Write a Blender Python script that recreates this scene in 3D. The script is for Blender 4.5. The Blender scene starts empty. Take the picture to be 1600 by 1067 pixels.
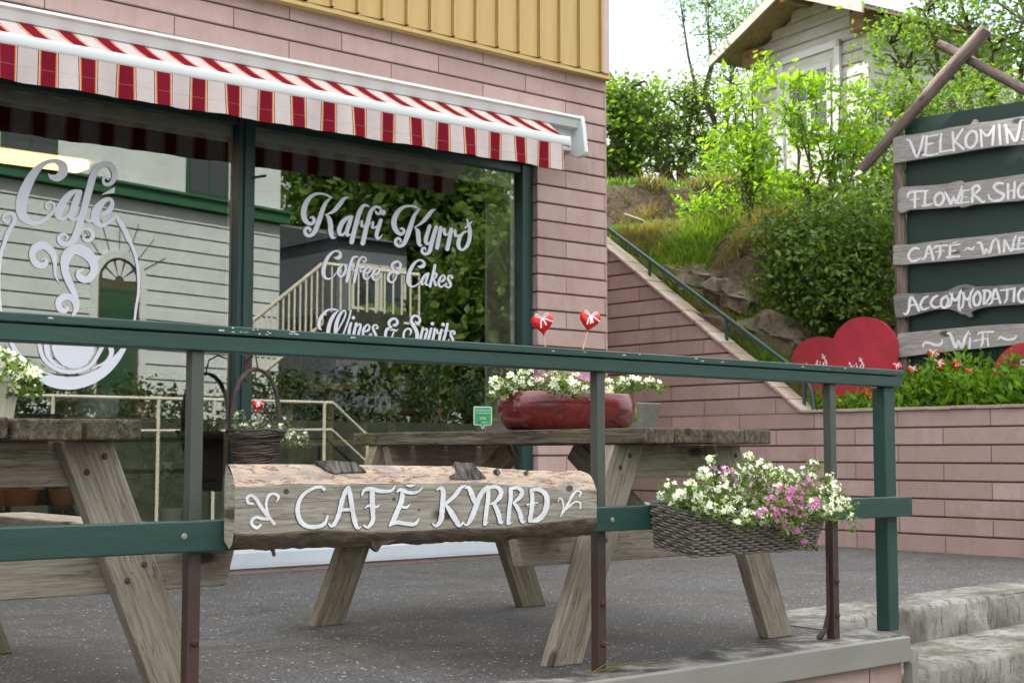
import bpy, bmesh, math, random
import numpy as np
from mathutils import Vector, Matrix, Euler, noise
from mathutils.geometry import tessellate_polygon
rnd = random.Random(7)
R_ = math.radians
scene = bpy.context.scene
col = scene.collection

# ------------------------------------------------------------------ camera
F_PX, CX, CY = 2200.0, 800.0, 533.5
PITCH = math.atan((708 - 533.5) / F_PX)
TH = R_(49.5)                                  # angle between the view and the shop front
FH = Vector((math.cos(TH), math.sin(TH), 0))
RT = Vector((math.sin(TH), -math.cos(TH), 0))
FW = FH * math.cos(PITCH) + Vector((0, 0, math.sin(PITCH)))
UP = RT.cross(FW)
CAM = Vector((0, 0, 0.683))
cam_d = bpy.data.cameras.new('camera'); cam = bpy.data.objects.new('camera', cam_d); col.objects.link(cam)
cam.matrix_world = Matrix(((RT.x, UP.x, -FW.x, CAM.x), (RT.y, UP.y, -FW.y, CAM.y), (RT.z, UP.z, -FW.z, CAM.z), (0, 0, 0, 1)))
cam_d.sensor_width = 36; cam_d.lens = F_PX / 1600 * 36; cam_d.clip_end = 600
cam_d.dof.use_dof = True; cam_d.dof.focus_distance = 4.6; cam_d.dof.aperture_fstop = 9
scene.camera = cam

# ------------------------------------------------------------------ sky, sun, exposure
SUN_EL, SUN_AZ = R_(47), Vector((-0.42, 0.91, 0)).normalized()
world = bpy.data.worlds.new('World'); scene.world = world; world.use_nodes = True
wt = world.node_tree; wn = wt.nodes; wl = wt.links; wn.clear()
sky = wn.new('ShaderNodeTexSky'); sky.sky_type = 'NISHITA'; sky.sun_disc = False
sky.sun_elevation = SUN_EL; sky.sun_rotation = math.atan2(SUN_AZ.x, SUN_AZ.y)
tc = wn.new('ShaderNodeTexCoord'); mp = wn.new('ShaderNodeMapping'); mp.inputs['Scale'].default_value = (1, 1, 2.6)
mp.inputs['Location'].default_value = (0.3, 0.1, 0)
cn = wn.new('ShaderNodeTexNoise'); cn.inputs['Scale'].default_value = 2.2; cn.inputs['Detail'].default_value = 7; cn.inputs['Roughness'].default_value = .55
cr = wn.new('ShaderNodeValToRGB'); cr.color_ramp.elements[0].position = .30; cr.color_ramp.elements[1].position = .50
mx = wn.new('ShaderNodeMix'); mx.data_type = 'RGBA'
# clouds: white, dimmer towards the horizon than overhead, softly mottled
sz = wn.new('ShaderNodeSeparateXYZ'); wl.new(tc.outputs['Generated'], sz.inputs[0])
zr = wn.new('ShaderNodeMapRange'); zr.inputs['From Max'].default_value = 1; zr.inputs['To Min'].default_value = 2.35; zr.inputs['To Max'].default_value = 10.5; wl.new(sz.outputs[2], zr.inputs['Value'])
n2w = wn.new('ShaderNodeTexNoise'); n2w.inputs['Scale'].default_value = 5; n2w.inputs['Detail'].default_value = 6; wl.new(mp.outputs['Vector'], n2w.inputs['Vector'])
r2w = wn.new('ShaderNodeMapRange'); r2w.inputs['From Min'].default_value = .35; r2w.inputs['From Max'].default_value = .65; r2w.inputs['To Min'].default_value = .82; r2w.inputs['To Max'].default_value = 1.1; wl.new(n2w.outputs['Fac'], r2w.inputs['Value'])
mw_ = wn.new('ShaderNodeMath'); mw_.operation = 'MULTIPLY'; wl.new(zr.outputs[0], mw_.inputs[0]); wl.new(r2w.outputs[0], mw_.inputs[1])
vw = wn.new('ShaderNodeVectorMath'); vw.operation = 'SCALE'; vw.inputs[0].default_value = (1.0, .995, .985); wl.new(mw_.outputs[0], vw.inputs['Scale']); wl.new(vw.outputs[0], mx.inputs['B'])
bg = wn.new('ShaderNodeBackground'); bg.inputs['Strength'].default_value = 0.13
wo = wn.new('ShaderNodeOutputWorld')
wl.new(tc.outputs['Generated'], mp.inputs['Vector']); wl.new(mp.outputs['Vector'], cn.inputs['Vector'])
wl.new(cn.outputs['Fac'], cr.inputs['Fac']); wl.new(cr.outputs['Color'], mx.inputs['Factor'])
wl.new(sky.outputs['Color'], mx.inputs['A']); wl.new(mx.outputs['Result'], bg.inputs['Color']); wl.new(bg.outputs['Background'], wo.inputs['Surface'])
sd = bpy.data.lights.new('sun', 'SUN'); sd.energy = 3.2; sd.angle = R_(1.2); sd.color = (1, .95, .87)
sun = bpy.data.objects.new('sun', sd); col.objects.link(sun)
sv = Vector((SUN_AZ.x * math.cos(SUN_EL), SUN_AZ.y * math.cos(SUN_EL), math.sin(SUN_EL)))
sun.rotation_euler = sv.to_track_quat('Z', 'Y').to_euler(); sun.location = (0, 0, 20)
scene.view_settings.view_transform = 'Standard'; scene.view_settings.look = 'None'
scene.view_settings.exposure = 1.76; scene.view_settings.gamma = 1
scene.render.engine = 'CYCLES'
scene.cycles.max_bounces = 8; scene.cycles.transparent_max_bounces = 12

# ------------------------------------------------------------------ pixel rays (1600x1067 photo) -> real surfaces
def ray(x, y): return FW + RT * ((x - CX) / F_PX) + UP * ((CY - y) / F_PX)
def onY(x, y, Y): d = ray(x, y); return CAM + d * (Y / d.y)
def onX(x, y, X): d = ray(x, y); return CAM + d * (X / d.x)
def onz(x, y, z=0): d = ray(x, y); return CAM + d * ((z - CAM.z) / d.z)
def onP(x, y, p, n): d = ray(x, y); return CAM + d * ((p - CAM).dot(n) / d.dot(n))
def W(x, y, depth): return CAM + ray(x, y) * depth

# ------------------------------------------------------------------ object helpers
WM = {}
def tag(o, label=None, cat=None, group=None, kind=None):
    if label: o['label'] = label
    if cat: o['category'] = cat
    if group: o['group'] = group
    if kind: o['kind'] = kind
    return o
def empty(name, loc, label=None, cat=None, group=None, rz=0):
    o = bpy.data.objects.new(name, None); col.objects.link(o); o.location = loc; o.rotation_euler = (0, 0, rz)
    o.empty_display_size = .1
    WM[o.name] = Matrix.Translation(loc) @ Matrix.Rotation(rz, 4, 'Z')
    return tag(o, label, cat, group)
def mesh_obj(name, me, mat=None, parent=None, mw=None):
    o = bpy.data.objects.new(name, me); col.objects.link(o)
    if mat is not None:
        for m in (mat if isinstance(mat, (list, tuple)) else [mat]): me.materials.append(m)
    mw = mw or Matrix.Identity(4)
    if parent is not None:
        o.parent = parent
        pm = WM[parent.name]
        o.matrix_parent_inverse = Matrix.Identity(4)
        loc = pm.inverted() @ mw
        o.matrix_basis = loc
    else:
        o.matrix_basis = mw
    WM[o.name] = mw.copy()
    return o
def smooth(o, ang=40):
    me = o.data
    me.polygons.foreach_set('use_smooth', [True] * len(me.polygons))
    try: me.set_sharp_from_angle(angle=R_(ang))
    except Exception: pass
    return o
class MB:
    """collects shapes into one mesh"""
    def __init__(s): s.v = []; s.f = []; s.m = []
    def add(s, vs, fs, mi=0):
        b = len(s.v); s.v += [tuple(v) for v in vs]; s.f += [tuple(i + b for i in f) for f in fs]; s.m += [mi] * len(fs); return s
    def box(s, lo, hi, mi=0):
        x0, y0, z0 = lo; x1, y1, z1 = hi
        return s.add([(x0,y0,z0),(x1,y0,z0),(x1,y1,z0),(x0,y1,z0),(x0,y0,z1),(x1,y0,z1),(x1,y1,z1),(x0,y1,z1)],
                     [(0,3,2,1),(4,5,6,7),(0,1,5,4),(1,2,6,5),(2,3,7,6),(3,0,4,7)], mi)
    def tube(s, pts, rad, n=8, mi=0, cap=True, wob=0):
        pts = [Vector(p) for p in pts]; k = len(pts)
        rad = rad if isinstance(rad, (list, tuple)) else [rad] * k
        b = len(s.v); prev = None; fs = []
        for i, p in enumerate(pts):
            t = (pts[min(i + 1, k - 1)] - pts[max(i - 1, 0)]).normalized()
            if prev is None:
                u = t.orthogonal().normalized()
            else:
                u = (prev - t * prev.dot(t)); u = u.normalized() if u.length > 1e-6 else t.orthogonal().normalized()
            prev = u; w = t.cross(u)
            for j in range(n):
                a = 2 * math.pi * j / n
                rr = rad[i] * (1 + (wob * noise.noise((p * 9 + Vector((a, i, j)))) if wob else 0))
                s.v.append(tuple(p + (u * math.cos(a) + w * math.sin(a)) * rr))
        for i in range(k - 1):
            for j in range(n):
                a = b + i * n + j; c = b + i * n + (j + 1) % n
                fs.append((a, c, c + n, a + n))
        if cap: fs.append(tuple(b + j for j in reversed(range(n)))); fs.append(tuple(b + (k - 1) * n + j for j in range(n)))
        s.f += fs; s.m += [mi] * len(fs); return s
    def lathe(s, prof, c=(0, 0, 0), n=24, sx=1, sy=1, mi=0):
        b = len(s.v); k = len(prof)
        for r, z in prof:
            for j in range(n):
                a = 2 * math.pi * j / n; s.v.append((c[0] + r * sx * math.cos(a), c[1] + r * sy * math.sin(a), c[2] + z))
        fs = [(b+i*n+j, b+i*n+(j+1)%n, b+(i+1)*n+(j+1)%n, b+(i+1)*n+j) for i in range(k-1) for j in range(n)]
        s.f += fs; s.m += [mi] * len(fs); return s
    def build(s, name, mat=None, parent=None, mw=None, sm=None, bevel=0):
        me = bpy.data.meshes.new(name)
        vs = s.v
        if mw is not None:
            inv = mw.inverted(); vs = [tuple(inv @ Vector(v)) for v in vs]
        me.from_pydata(vs, [], s.f); me.update()
        if len(s.m): me.polygons.foreach_set('material_index', s.m)
        o = mesh_obj(name, me, mat, parent, mw)
        if sm: smooth(o, sm)
        if bevel:
            m = o.modifiers.new('bevel', 'BEVEL'); m.width = bevel; m.segments = 2; m.limit_method = 'ANGLE'
        return o
def frame(o, x, y=None, z=None):
    x = Vector(x).normalized()
    z = Vector(z) if z is not None else Vector((0, 0, 1))
    y = z.cross(x).normalized(); z = x.cross(y).normalized()
    m = Matrix.Identity(4)
    for i in range(3): m[i][0] = x[i]; m[i][1] = y[i]; m[i][2] = z[i]; m[i][3] = o[i]
    return m
def board(name, p0, p1, w, t, up, mat, parent, bevel=.004, cut0=0, cut1=0, seg=1):
    """a plank from p0 to p1; w along 'up', t across; local x runs along the grain"""
    p0, p1 = Vector(p0), Vector(p1); m = frame(p0, p1 - p0, None, up); L = (p1 - p0).length
    b = MB(); t2 = t / 2; w2 = w / 2
    b.add([(0 + cut0, -t2, -w2), (L - cut1, -t2, -w2), (L - cut1, t2, -w2), (0 + cut0, t2, -w2),
           (0, -t2, w2), (L, -t2, w2), (L, t2, w2), (0, t2, w2)],
          [(0,3,2,1),(4,5,6,7),(0,1,5,4),(1,2,6,5),(2,3,7,6),(3,0,4,7)])
    me = bpy.data.meshes.new(name); me.from_pydata(b.v, [], b.f); me.update()
    o = mesh_obj(name, me, mat, parent, m)
    if bevel:
        md = o.modifiers.new('bevel', 'BEVEL'); md.width = bevel; md.segments = 2
    return o
def np_mesh(name, verts, faces_flat, nper, mat, parent=None, mw=None, mi=None):
    me = bpy.data.meshes.new(name); nv = len(verts); nf = len(faces_flat) // nper
    if mw is not None:
        inv = np.array(mw.inverted()); verts = verts @ inv[:3, :3].T + inv[:3, 3]
    me.vertices.add(nv); me.vertices.foreach_set('co', np.asarray(verts, dtype=np.float32).ravel())
    me.loops.add(nf * nper); me.loops.foreach_set('vertex_index', np.asarray(faces_flat, dtype=np.int32))
    me.polygons.add(nf); me.polygons.foreach_set('loop_start', np.arange(0, nf * nper, nper, dtype=np.int32))
    if mi is not None: me.polygons.foreach_set('material_index', np.asarray(mi, dtype=np.int32))
    me.update(calc_edges=True); me.validate()
    return mesh_obj(name, me, mat, parent, mw)

# ------------------------------------------------------------------ material helpers
class NT:
    def __init__(s, name):
        s.m = bpy.data.materials.new(name); s.m.use_nodes = True; s.t = s.m.node_tree; s.t.nodes.clear()
        s.out = s.n('ShaderNodeOutputMaterial')
    def n(s, typ, **kw):
        o = s.t.nodes.new(typ)
        for k, v in kw.items(): setattr(o, k, v)
        return o
    def l(s, a, b): s.t.links.new(a, b)
    def coord(s, scale=(1, 1, 1), kind='Object', swap=None, rot=(0, 0, 0)):
        c = s.n('ShaderNodeTexCoord').outputs[kind]
        if swap:
            se = s.n('ShaderNodeSeparateXYZ'); co = s.n('ShaderNodeCombineXYZ'); s.l(c, se.inputs[0])
            for i, a in enumerate(swap): s.l(se.outputs['XYZ'.index(a)], co.inputs[i])
            c = co.outputs[0]
        m = s.n('ShaderNodeMapping'); m.inputs['Scale'].default_value = scale; m.inputs['Rotation'].default_value = rot
        s.l(c, m.inputs['Vector']); return m.outputs[0]
    def rand_off(s, vec, amt=30):
        oi = s.n('ShaderNodeObjectInfo'); mu = s.n('ShaderNodeMath', operation='MULTIPLY'); mu.inputs[1].default_value = amt
        s.l(oi.outputs['Random'], mu.inputs[0]); ad = s.n('ShaderNodeVectorMath', operation='ADD')
        s.l(vec, ad.inputs[0]); s.l(mu.outputs[0], ad.inputs[1]); return ad.outputs[0]
    def noise(s, vec, scale=5, detail=5, rough=.6, dist=0):
        o = s.n('ShaderNodeTexNoise'); o.inputs['Scale'].default_value = scale; o.inputs['Detail'].default_value = detail
        o.inputs['Roughness'].default_value = rough; o.inputs['Distortion'].default_value = dist
        s.l(vec, o.inputs['Vector']); return o.outputs['Fac']
    def voro(s, vec, scale=5, feature='F1', rnd_=1):
        o = s.n('ShaderNodeTexVoronoi', feature=feature); o.inputs['Scale'].default_value = scale; o.inputs['Randomness'].default_value = rnd_
        s.l(vec, o.inputs['Vector']); return o
    def ramp(s, fac, stops, interp='LINEAR'):
        o = s.n('ShaderNodeValToRGB'); e = o.color_ramp.elements; o.color_ramp.interpolation = interp
        while len(e) < len(stops): e.new(.5)
        for i, (p, c) in enumerate(stops):
            e[i].position = p; e[i].color = (c, c, c, 1) if isinstance(c, (int, float)) else (*c, 1)
        s.l(fac, o.inputs['Fac']); return o.outputs['Color']
    def mix(s, a, b, fac=.5, mode='MIX'):
        o = s.n('ShaderNodeMix', data_type='RGBA', blend_type=mode)
        for k, v in (('A', a), ('B', b)):
            if isinstance(v, tuple): o.inputs[k].default_value = (*v, 1)
            else: s.l(v, o.inputs[k])
        if isinstance(fac, (int, float)): o.inputs['Factor'].default_value = fac
        else: s.l(fac, o.inputs['Factor'])
        return o.outputs['Result']
    def math(s, op, a, b=0.):
        o = s.n('ShaderNodeMath', operation=op)
        for i, v in enumerate((a, b)):
            if isinstance(v, (int, float)): o.inputs[i].default_value = v
            else: s.l(v, o.inputs[i])
        return o.outputs[0]
    def bump(s, h, strength=.4, dist=.01, prev=None):
        o = s.n('ShaderNodeBump'); o.inputs['Strength'].default_value = strength; o.inputs['Distance'].default_value = dist
        s.l(h, o.inputs['Height'])
        if prev is not None: s.l(prev, o.inputs['Normal'])
        return o.outputs[0]
    def pbr(s, color, rough=.7, nrm=None, metal=0, spec=.5, coat=0, emit=None, es=0):
        o = s.n('ShaderNodeBsdfPrincipled')
        if isinstance(color, tuple): o.inputs['Base Color'].default_value = (*color, 1)
        else: s.l(color, o.inputs['Base Color'])
        if isinstance(rough, (int, float)): o.inputs['Roughness'].default_value = rough
        else: s.l(rough, o.inputs['Roughness'])
        o.inputs['Metallic'].default_value = metal; o.inputs['Specular IOR Level'].default_value = spec; o.inputs['Coat Weight'].default_value = coat
        if nrm is not None: s.l(nrm, o.inputs['Normal'])
        if emit: o.inputs['Emission Color'].default_value = (*emit, 1); o.inputs['Emission Strength'].default_value = es
        s.l(o.outputs[0], s.out.inputs['Surface']); return s.m

def wood(name, dark, mid, light, knots=True, gs=1.0, bump=.5, stain=(0.10, .11, .05), stain_amt=.35, rough=.8):
    t = NT(name); v0 = t.coord((1, 1, 1)); v0 = t.rand_off(v0)
    mp_ = t.n('ShaderNodeMapping'); mp_.inputs['Scale'].default_value = (1.6 * gs, 22 * gs, 22 * gs); t.l(v0, mp_.inputs['Vector'])
    g = t.noise(mp_.outputs[0], 3.2, 6, .65, .5)
    mp2 = t.n('ShaderNodeMapping'); mp2.inputs['Scale'].default_value = (2.2 * gs, 38 * gs, 38 * gs); t.l(v0, mp2.inputs['Vector'])
    g2 = t.noise(mp2.outputs[0], 4, 3, .6)
    big = t.noise(v0, 3.5, 4, .6)
    c = t.ramp(g, [(.28, dark), (.5, mid), (.72, light)])
    c = t.mix(c, t.ramp(g2, [(.36, .42), (.56, 1.0)]), .5, 'MULTIPLY')
    mp4 = t.n('ShaderNodeMapping'); mp4.inputs['Scale'].default_value = (1.1 * gs, 17 * gs, 17 * gs); mp4.inputs['Location'].default_value = (3, 7, 1); t.l(v0, mp4.inputs['Vector'])
    g3 = t.noise(mp4.outputs[0], 2.6, 5, .6, .25); brk = t.noise(v0, 5, 2, .5)
    crk = t.math('MULTIPLY', t.ramp(g3, [(.486, 0.), (.5, 1.), (.514, 0.)]), t.ramp(brk, [(.42, 0.), (.52, 1.)]))
    c = t.mix(c, tuple(x * .35 for x in dark), t.math('MULTIPLY', crk, .8))
    c = t.mix(c, stain, t.ramp(big, [(.5, 0.), (.72, stain_amt)]))
    h = t.math('SUBTRACT', t.math('ADD', g, t.math('MULTIPLY', g2, .6)), crk)
    if knots:
        mp3 = t.n('ShaderNodeMapping'); mp3.inputs['Scale'].default_value = (3.2, 7.5, 7.5); t.l(v0, mp3.inputs['Vector'])
        vo = t.voro(mp3.outputs[0], 1.0); k = t.ramp(vo.outputs['Distance'], [(.09, 1.), (.17, 0.)])
        c = t.mix(c, (.035, .022, .014), t.mix((0., 0., 0.), k, .85))
    return t.pbr(c, rough, t.bump(h, bump, .004), spec=.3)
def paint(name, base, var=.12, rough=.5, chips=None, bs=.15, scale=6, coat=0, stretch=(1, 1, 1)):
    t = NT(name); v = t.coord(stretch); n1 = t.noise(v, scale, 6, .65); n2 = t.noise(v, scale * 9, 3, .5)
    c = t.mix(base, tuple(x * (1 - var * 2.2) for x in base), t.ramp(n1, [(.35, 0.), (.75, 1.)]))
    if chips:
        n3 = t.noise(v, scale * 2.2, 8, .75); c = t.mix(c, chips, t.ramp(n3, [(.70, 0.), (.715, 1.)]))
    return t.pbr(c, t.ramp(n1, [(.3, rough * .85), (.8, min(1, rough * 1.2))]), t.bump(n2, bs, .003), coat=coat)
def leafm(name, c1, c2, trans=.45, scale=2.0):
    t = NT(name); v = t.coord(); n = t.noise(v, scale, 3, .6); g = t.n('ShaderNodeNewGeometry')
    f = t.math('ADD', t.math('MULTIPLY', n, .55), t.math('MULTIPLY', g.outputs['Random Per Island'], .5))
    c = t.ramp(f, [(.2, c1), (.8, c2)])
    d = t.n('ShaderNodeBsdfPrincipled'); t.l(c, d.inputs['Base Color']); d.inputs['Roughness'].default_value = .5; d.inputs['Specular IOR Level'].default_value = .35
    tr = t.n('ShaderNodeBsdfTranslucent'); c2_ = t.mix(c, (1.0, 1.0, .35), 1., 'MULTIPLY'); c3 = t.mix(c2_, (2.2, 2.2, 2.2), 1., 'MULTIPLY'); t.l(c3, tr.inputs['Color'])
    m = t.n('ShaderNodeMixShader'); m.inputs[0].default_value = trans; t.l(d.outputs[0], m.inputs[1]); t.l(tr.outputs[0], m.inputs[2])
    t.l(m.outputs[0], t.out.inputs['Surface']); return t.m

def brick_mat(name, base, axis, z0, dark=(.10, .05, .04), length=.60, h=.125, x0=0):
    t = NT(name); v = t.coord((1, 1, 1), swap=(axis, 'Z', axis))
    mp_ = t.n('ShaderNodeMapping'); mp_.inputs['Location'].default_value = (-x0, -z0, 0); t.l(v, mp_.inputs['Vector'])
    b = t.n('ShaderNodeTexBrick'); t.l(mp_.outputs[0], b.inputs['Vector'])
    b.inputs['Scale'].default_value = 1; b.inputs['Brick Width'].default_value = length; b.inputs['Row Height'].default_value = h
    b.inputs['Mortar Size'].default_value = .0035; b.inputs['Mortar Smooth'].default_value = .3; b.inputs['Bias'].default_value = 0
    b.offset = .5; b.inputs['Color1'].default_value = (*base, 1)
    b.inputs['Color2'].default_value = (base[0] * .80, base[1] * .78, base[2] * .77, 1); b.inputs['Mortar'].default_value = (*dark, 1)
    w = t.coord(); n = t.noise(w, 3.5, 8, .7); n2 = t.noise(w, 140, 2, .5)
    c = t.mix(b.outputs['Color'], (base[0] * .72, base[1] * .66, base[2] * .63), t.ramp(n, [(.42, 0.), (.70, .8)]))
    st = t.coord((5, 5, .45)); n3 = t.noise(st, 3, 6, .7); c = t.mix(c, tuple(x * .5 for x in base), t.ramp(n3, [(.54, 0.), (.78, .5)]))
    n4 = t.noise(w, 26, 6, .75); c = t.mix(c, (base[0] * 1.25, base[1] * 1.28, base[2] * 1.28), t.ramp(n4, [(.60, 0.), (.74, .55)])); c = t.mix(c, (.10, .07, .06), t.ramp(n4, [(.28, .8), (.33, 0.)]))
    c = t.mix(c, t.ramp(n2, [(.3, .78), (.7, 1.1)]), .6, 'MULTIPLY')
    inv = t.math('SUBTRACT', 1., b.outputs['Fac'])
    bp = t.bump(inv, .9, .006); bp = t.bump(n2, .3, .002, bp)
    return t.pbr(c, .75, bp, spec=.35)

# ------------------------------------------------------------------ materials
M = {}
PINK = (.48, .345, .318)
M['brick_x'] = brick_mat('pink_block_front', PINK, 'X', .043, x0=.227, length=.75, h=.124)
M['brick_y'] = brick_mat('pink_block_return', PINK, 'Y', .043, x0=.15, length=.75, h=.124)
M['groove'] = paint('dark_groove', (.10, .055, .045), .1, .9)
M['yellow'] = paint('mustard_painted_boards', (.52, .365, .14), .05, .55, bs=.1, scale=3, stretch=(6, 6, .7))
M['yellow_seam'] = paint('mustard_seam', (.33, .21, .06), .1, .6)
M['pinktrim'] = paint('pale_pink_trim', (.55, .40, .39), .05, .6)
M['green'] = paint('dark_green_paint', (.021, .064, .053), .16, .42, chips=(.30, .33, .31), bs=.5, scale=2.6, stretch=(.5, 1.6, 1.6))
M['green_frame'] = paint('green_window_frame', (.012, .045, .037), .10, .45)
M['white_metal'] = paint('white_painted_metal', (.62, .64, .64), .03, .35, scale=2)
M['white_dirty'] = paint('white_sill_panel', (.50, .55, .60), .08, .45, scale=3)
M['reveal'] = paint('grey_inner_reveal', (.84, .87, .84), .06, .7)
M['vinyl'] = NT('white_vinyl'); M['vinyl'] = M['vinyl'].pbr((.66, .68, .76), .45, emit=None)
M['paint_white'] = paint('brushed_white_paint', (.76, .77, .80), .14, .6, scale=25)
M['outline'] = paint('black_outline_paint', (.015, .015, .018), .1, .6)
M['wood_grey'] = wood('weathered_grey_wood', (.235, .20, .155), (.325, .285, .23), (.40, .36, .30), stain=(.13, .115, .07))
M['wood_green'] = wood('mossy_grey_wood', (.14, .12, .08), (.215, .185, .13), (.28, .245, .18), stain=(.10, .105, .045), stain_amt=.6)
M['wood_top'] = wood('dark_table_top_wood', (.035, .028, .020), (.10, .083, .063), (.21, .18, .14), gs=.9, bump=.9, stain=(.10, .085, .02), stain_amt=.7)
M['wood_sign'] = wood('pale_grey_sign_plank', (.24, .23, .225), (.34, .32, .31), (.43, .41, .395), stain=(.22, .19, .16), stain_amt=.4, bump=.35)
M['wood_sign_dark'] = wood('dark_grey_sign_plank', (.12, .12, .125), (.20, .195, .195), (.30, .29, .285), stain=(.14, .12, .10), bump=.5)
M['wood_face'] = wood('sawn_log_face', (.20, .18, .15), (.31, .285, .24), (.40, .37, .32), bump=.3, stain=(.24, .21, .15), stain_amt=.4)
M['pole_bark'] = wood('thin_bark_pole', (.10, .075, .065), (.19, .145, .125), (.28, .225, .20), bump=.8, stain=(.08, .06, .05))
t = NT('stripped_log_top'); v = t.rand_off(t.coord((1.6, 9, 9))); n = t.noise(v, 5, 7, .65, .9)
n2 = t.noise(t.coord((3.2, 16, 16)), 5, 6, .7, 1.2)
c = t.ramp(n, [(.30, (.26, .22, .22)), (.42, (.32, .25, .20)), (.52, (.44, .335, .245)), (.62, (.35, .275, .22)), (.75, (.41, .345, .30))])
c = t.mix(c, (.17, .075, .045), t.ramp(n2, [(.53, 0.), (.57, .9)])); c = t.mix(c, (.20, .18, .17), t.ramp(t.noise(t.coord((1.5, 3, 3)), 4, 5, .6), [(.55, 0.), (.62, .75)])); M['stripped'] = t.pbr(c, .6, t.bump(n2, .4, .004))
t = NT('rough_bark'); v = t.coord((1.3, 4, 4)); n = t.noise(v, 9, 8, .75, .6); n2 = t.noise(t.coord(), 40, 4, .6)
c = t.ramp(n, [(.3, (.030, .021, .014)), (.55, (.12, .085, .06)), (.8, (.27, .21, .155))]); M['bark'] = t.pbr(c, .9, t.bump(t.math('ADD', n, t.math('MULTIPLY', n2, .4)), 1., .02))
t = NT('furrowed_grey_bark'); v = t.coord((22, 3, 3), rot=(0, R_(25), 0)); n = t.noise(v, 5, 6, .7, .6)
c = t.ramp(n, [(.38, (.02, .018, .016)), (.5, (.10, .09, .08)), (.7, (.22, .205, .19))]); M['bark_patch'] = t.pbr(c, .9, t.bump(n, 1., .012))
# asphalt
t = NT('worn_asphalt'); v = t.coord(); n = t.noise(v, 1.1, 6, .6); n2 = t.noise(v, 85, 5, .75); nb = t.noise(v, 5.5, 8, .7, .5)
vo = t.voro(v, 60); sz = t.math('ADD', vo.outputs['Distance'], t.math('MULTIPLY', t.noise(v, 120, 2), .25))
vr = t.n('ShaderNodeSeparateColor'); t.l(vo.outputs['Color'], vr.inputs[0])
c = t.ramp(n2, [(.36, (.016, .016, .017)), (.5, (.066, .065, .067)), (.64, (.17, .17, .175))])
c = t.mix(c, (.058, .049, .037), t.ramp(n, [(.40, 0.), (.60, .6)])); c = t.mix(c, t.ramp(nb, [(.3, .55), (.5, 1.), (.7, 1.35)]), .8, 'MULTIPLY'); wv = t.n('ShaderNodeVectorMath', operation='ADD'); t.l(v, wv.inputs[0]); nd = t.n('ShaderNodeTexNoise'); nd.inputs['Scale'].default_value = 3; t.l(v, nd.inputs['Vector']); t.l(nd.outputs['Color'], wv.inputs[1]); ed = t.voro(wv.outputs[0], .55, 'DISTANCE_TO_EDGE'); c = t.mix(c, (.02, .018, .015), t.ramp(ed.outputs['Distance'], [(.0, .75), (.006, 0.)]))
pick = t.math('GREATER_THAN', vr.outputs[0], .62); sp = t.math('LESS_THAN', sz, .33); c = t.mix(c, (.27, .27, .275), t.math('MULTIPLY', pick, sp))
pick2 = t.math('GREATER_THAN', vr.outputs[1], .93); sp2 = t.math('LESS_THAN', sz, .40); c = t.mix(c, (.52, .52, .51), t.math('MULTIPLY', pick2, sp2))
M['asphalt'] = t.pbr(c, t.ramp(nb, [(.3, .55), (.7, .85)]), t.bump(t.math('ADD', n2, t.math('MULTIPLY', vo.outputs['Distance'], -.6)), .7, .004))
t = NT('patchy_concrete'); v = t.coord(); n = t.noise(v, 2.6, 9, .68, .3); n2 = t.noise(v, 120, 4, .6); n3 = t.noise(t.coord((9, 9, 2.2)), 2.2, 7, .7)
c = t.ramp(n, [(.34, (.06, .055, .045)), (.46, (.155, .147, .125)), (.60, (.29, .28, .26)), (.8, (.41, .40, .385))])
c = t.mix(c, (.075, .06, .042), t.ramp(n3, [(.50, 0.), (.60, .85)])); c = t.mix(c, t.ramp(n2, [(.3, .6), (.6, 1.05)]), .6, 'MULTIPLY')
M['concrete'] = t.pbr(c, .85, t.bump(t.math('ADD', t.math('MULTIPLY', n, 2.), n2), .7, .006))
t = NT('broken_concrete_skin'); v = t.coord(); n = t.noise(v, 6, 9, .75, .5); n2 = t.noise(v, 160, 3, .6)
c = t.ramp(n, [(.42, (.045, .043, .040)), (.5, (.12, .115, .105)), (.62, (.30, .29, .275)), (.75, (.42, .41, .40))]); c = t.mix(c, t.ramp(n2, [(.3, .55), (.6, 1.1)]), .7, 'MULTIPLY')
M['skin'] = t.pbr(c, .85, t.bump(t.math('ADD', n, n2), .6, .006))
M['zinc'] = paint('grey_green_metal_trim', (.255, .250, .225), .12, .5, scale=5, stretch=(.4, 1, 1))
t = NT('rusty_steel_post'); v = t.coord(); n = t.noise(t.coord((3, 3, 1)), 7, 8, .7); se = t.n('ShaderNodeSeparateXYZ'); t.l(t.coord(kind='Object'), se.inputs[0])
hz = t.math('ADD', se.outputs[2], t.math('MULTIPLY', n, -.55)); f = t.ramp(hz, [(.02, 1.), (.30, 0.)])
c = t.mix(t.mix((.085, .095, .080), (.040, .050, .042), n), t.mix((.070, .034, .028), (.040, .022, .020), n), f)
M['steel'] = t.pbr(c, .55, t.bump(n, .3, .004)); M['rust'] = paint('rust_bolt', (.075, .022, .018), .2, .8)
t = NT('woven_rattan'); n = t.noise(t.coord((6, 6, 30)), 6, 4); c = t.ramp(n, [(.3, (.085, .070, .058)), (.7, (.215, .188, .165))]); M['rattan'] = t.pbr(c, .6, t.bump(n, .3, .002))
M['rattan_dark'] = paint('rattan_backing', (.022, .018, .016), .1, .9); M['liner'] = paint('grey_plastic_liner', (.10, .12, .13), .05, .35)
t = NT('willow_twigs'); n = t.noise(t.coord((8, 8, 50)), 6, 4); c = t.ramp(n, [(.3, (.022, .014, .012)), (.7, (.085, .055, .045))]); M['willow'] = t.pbr(c, .7, t.bump(n, .4, .003))
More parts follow.
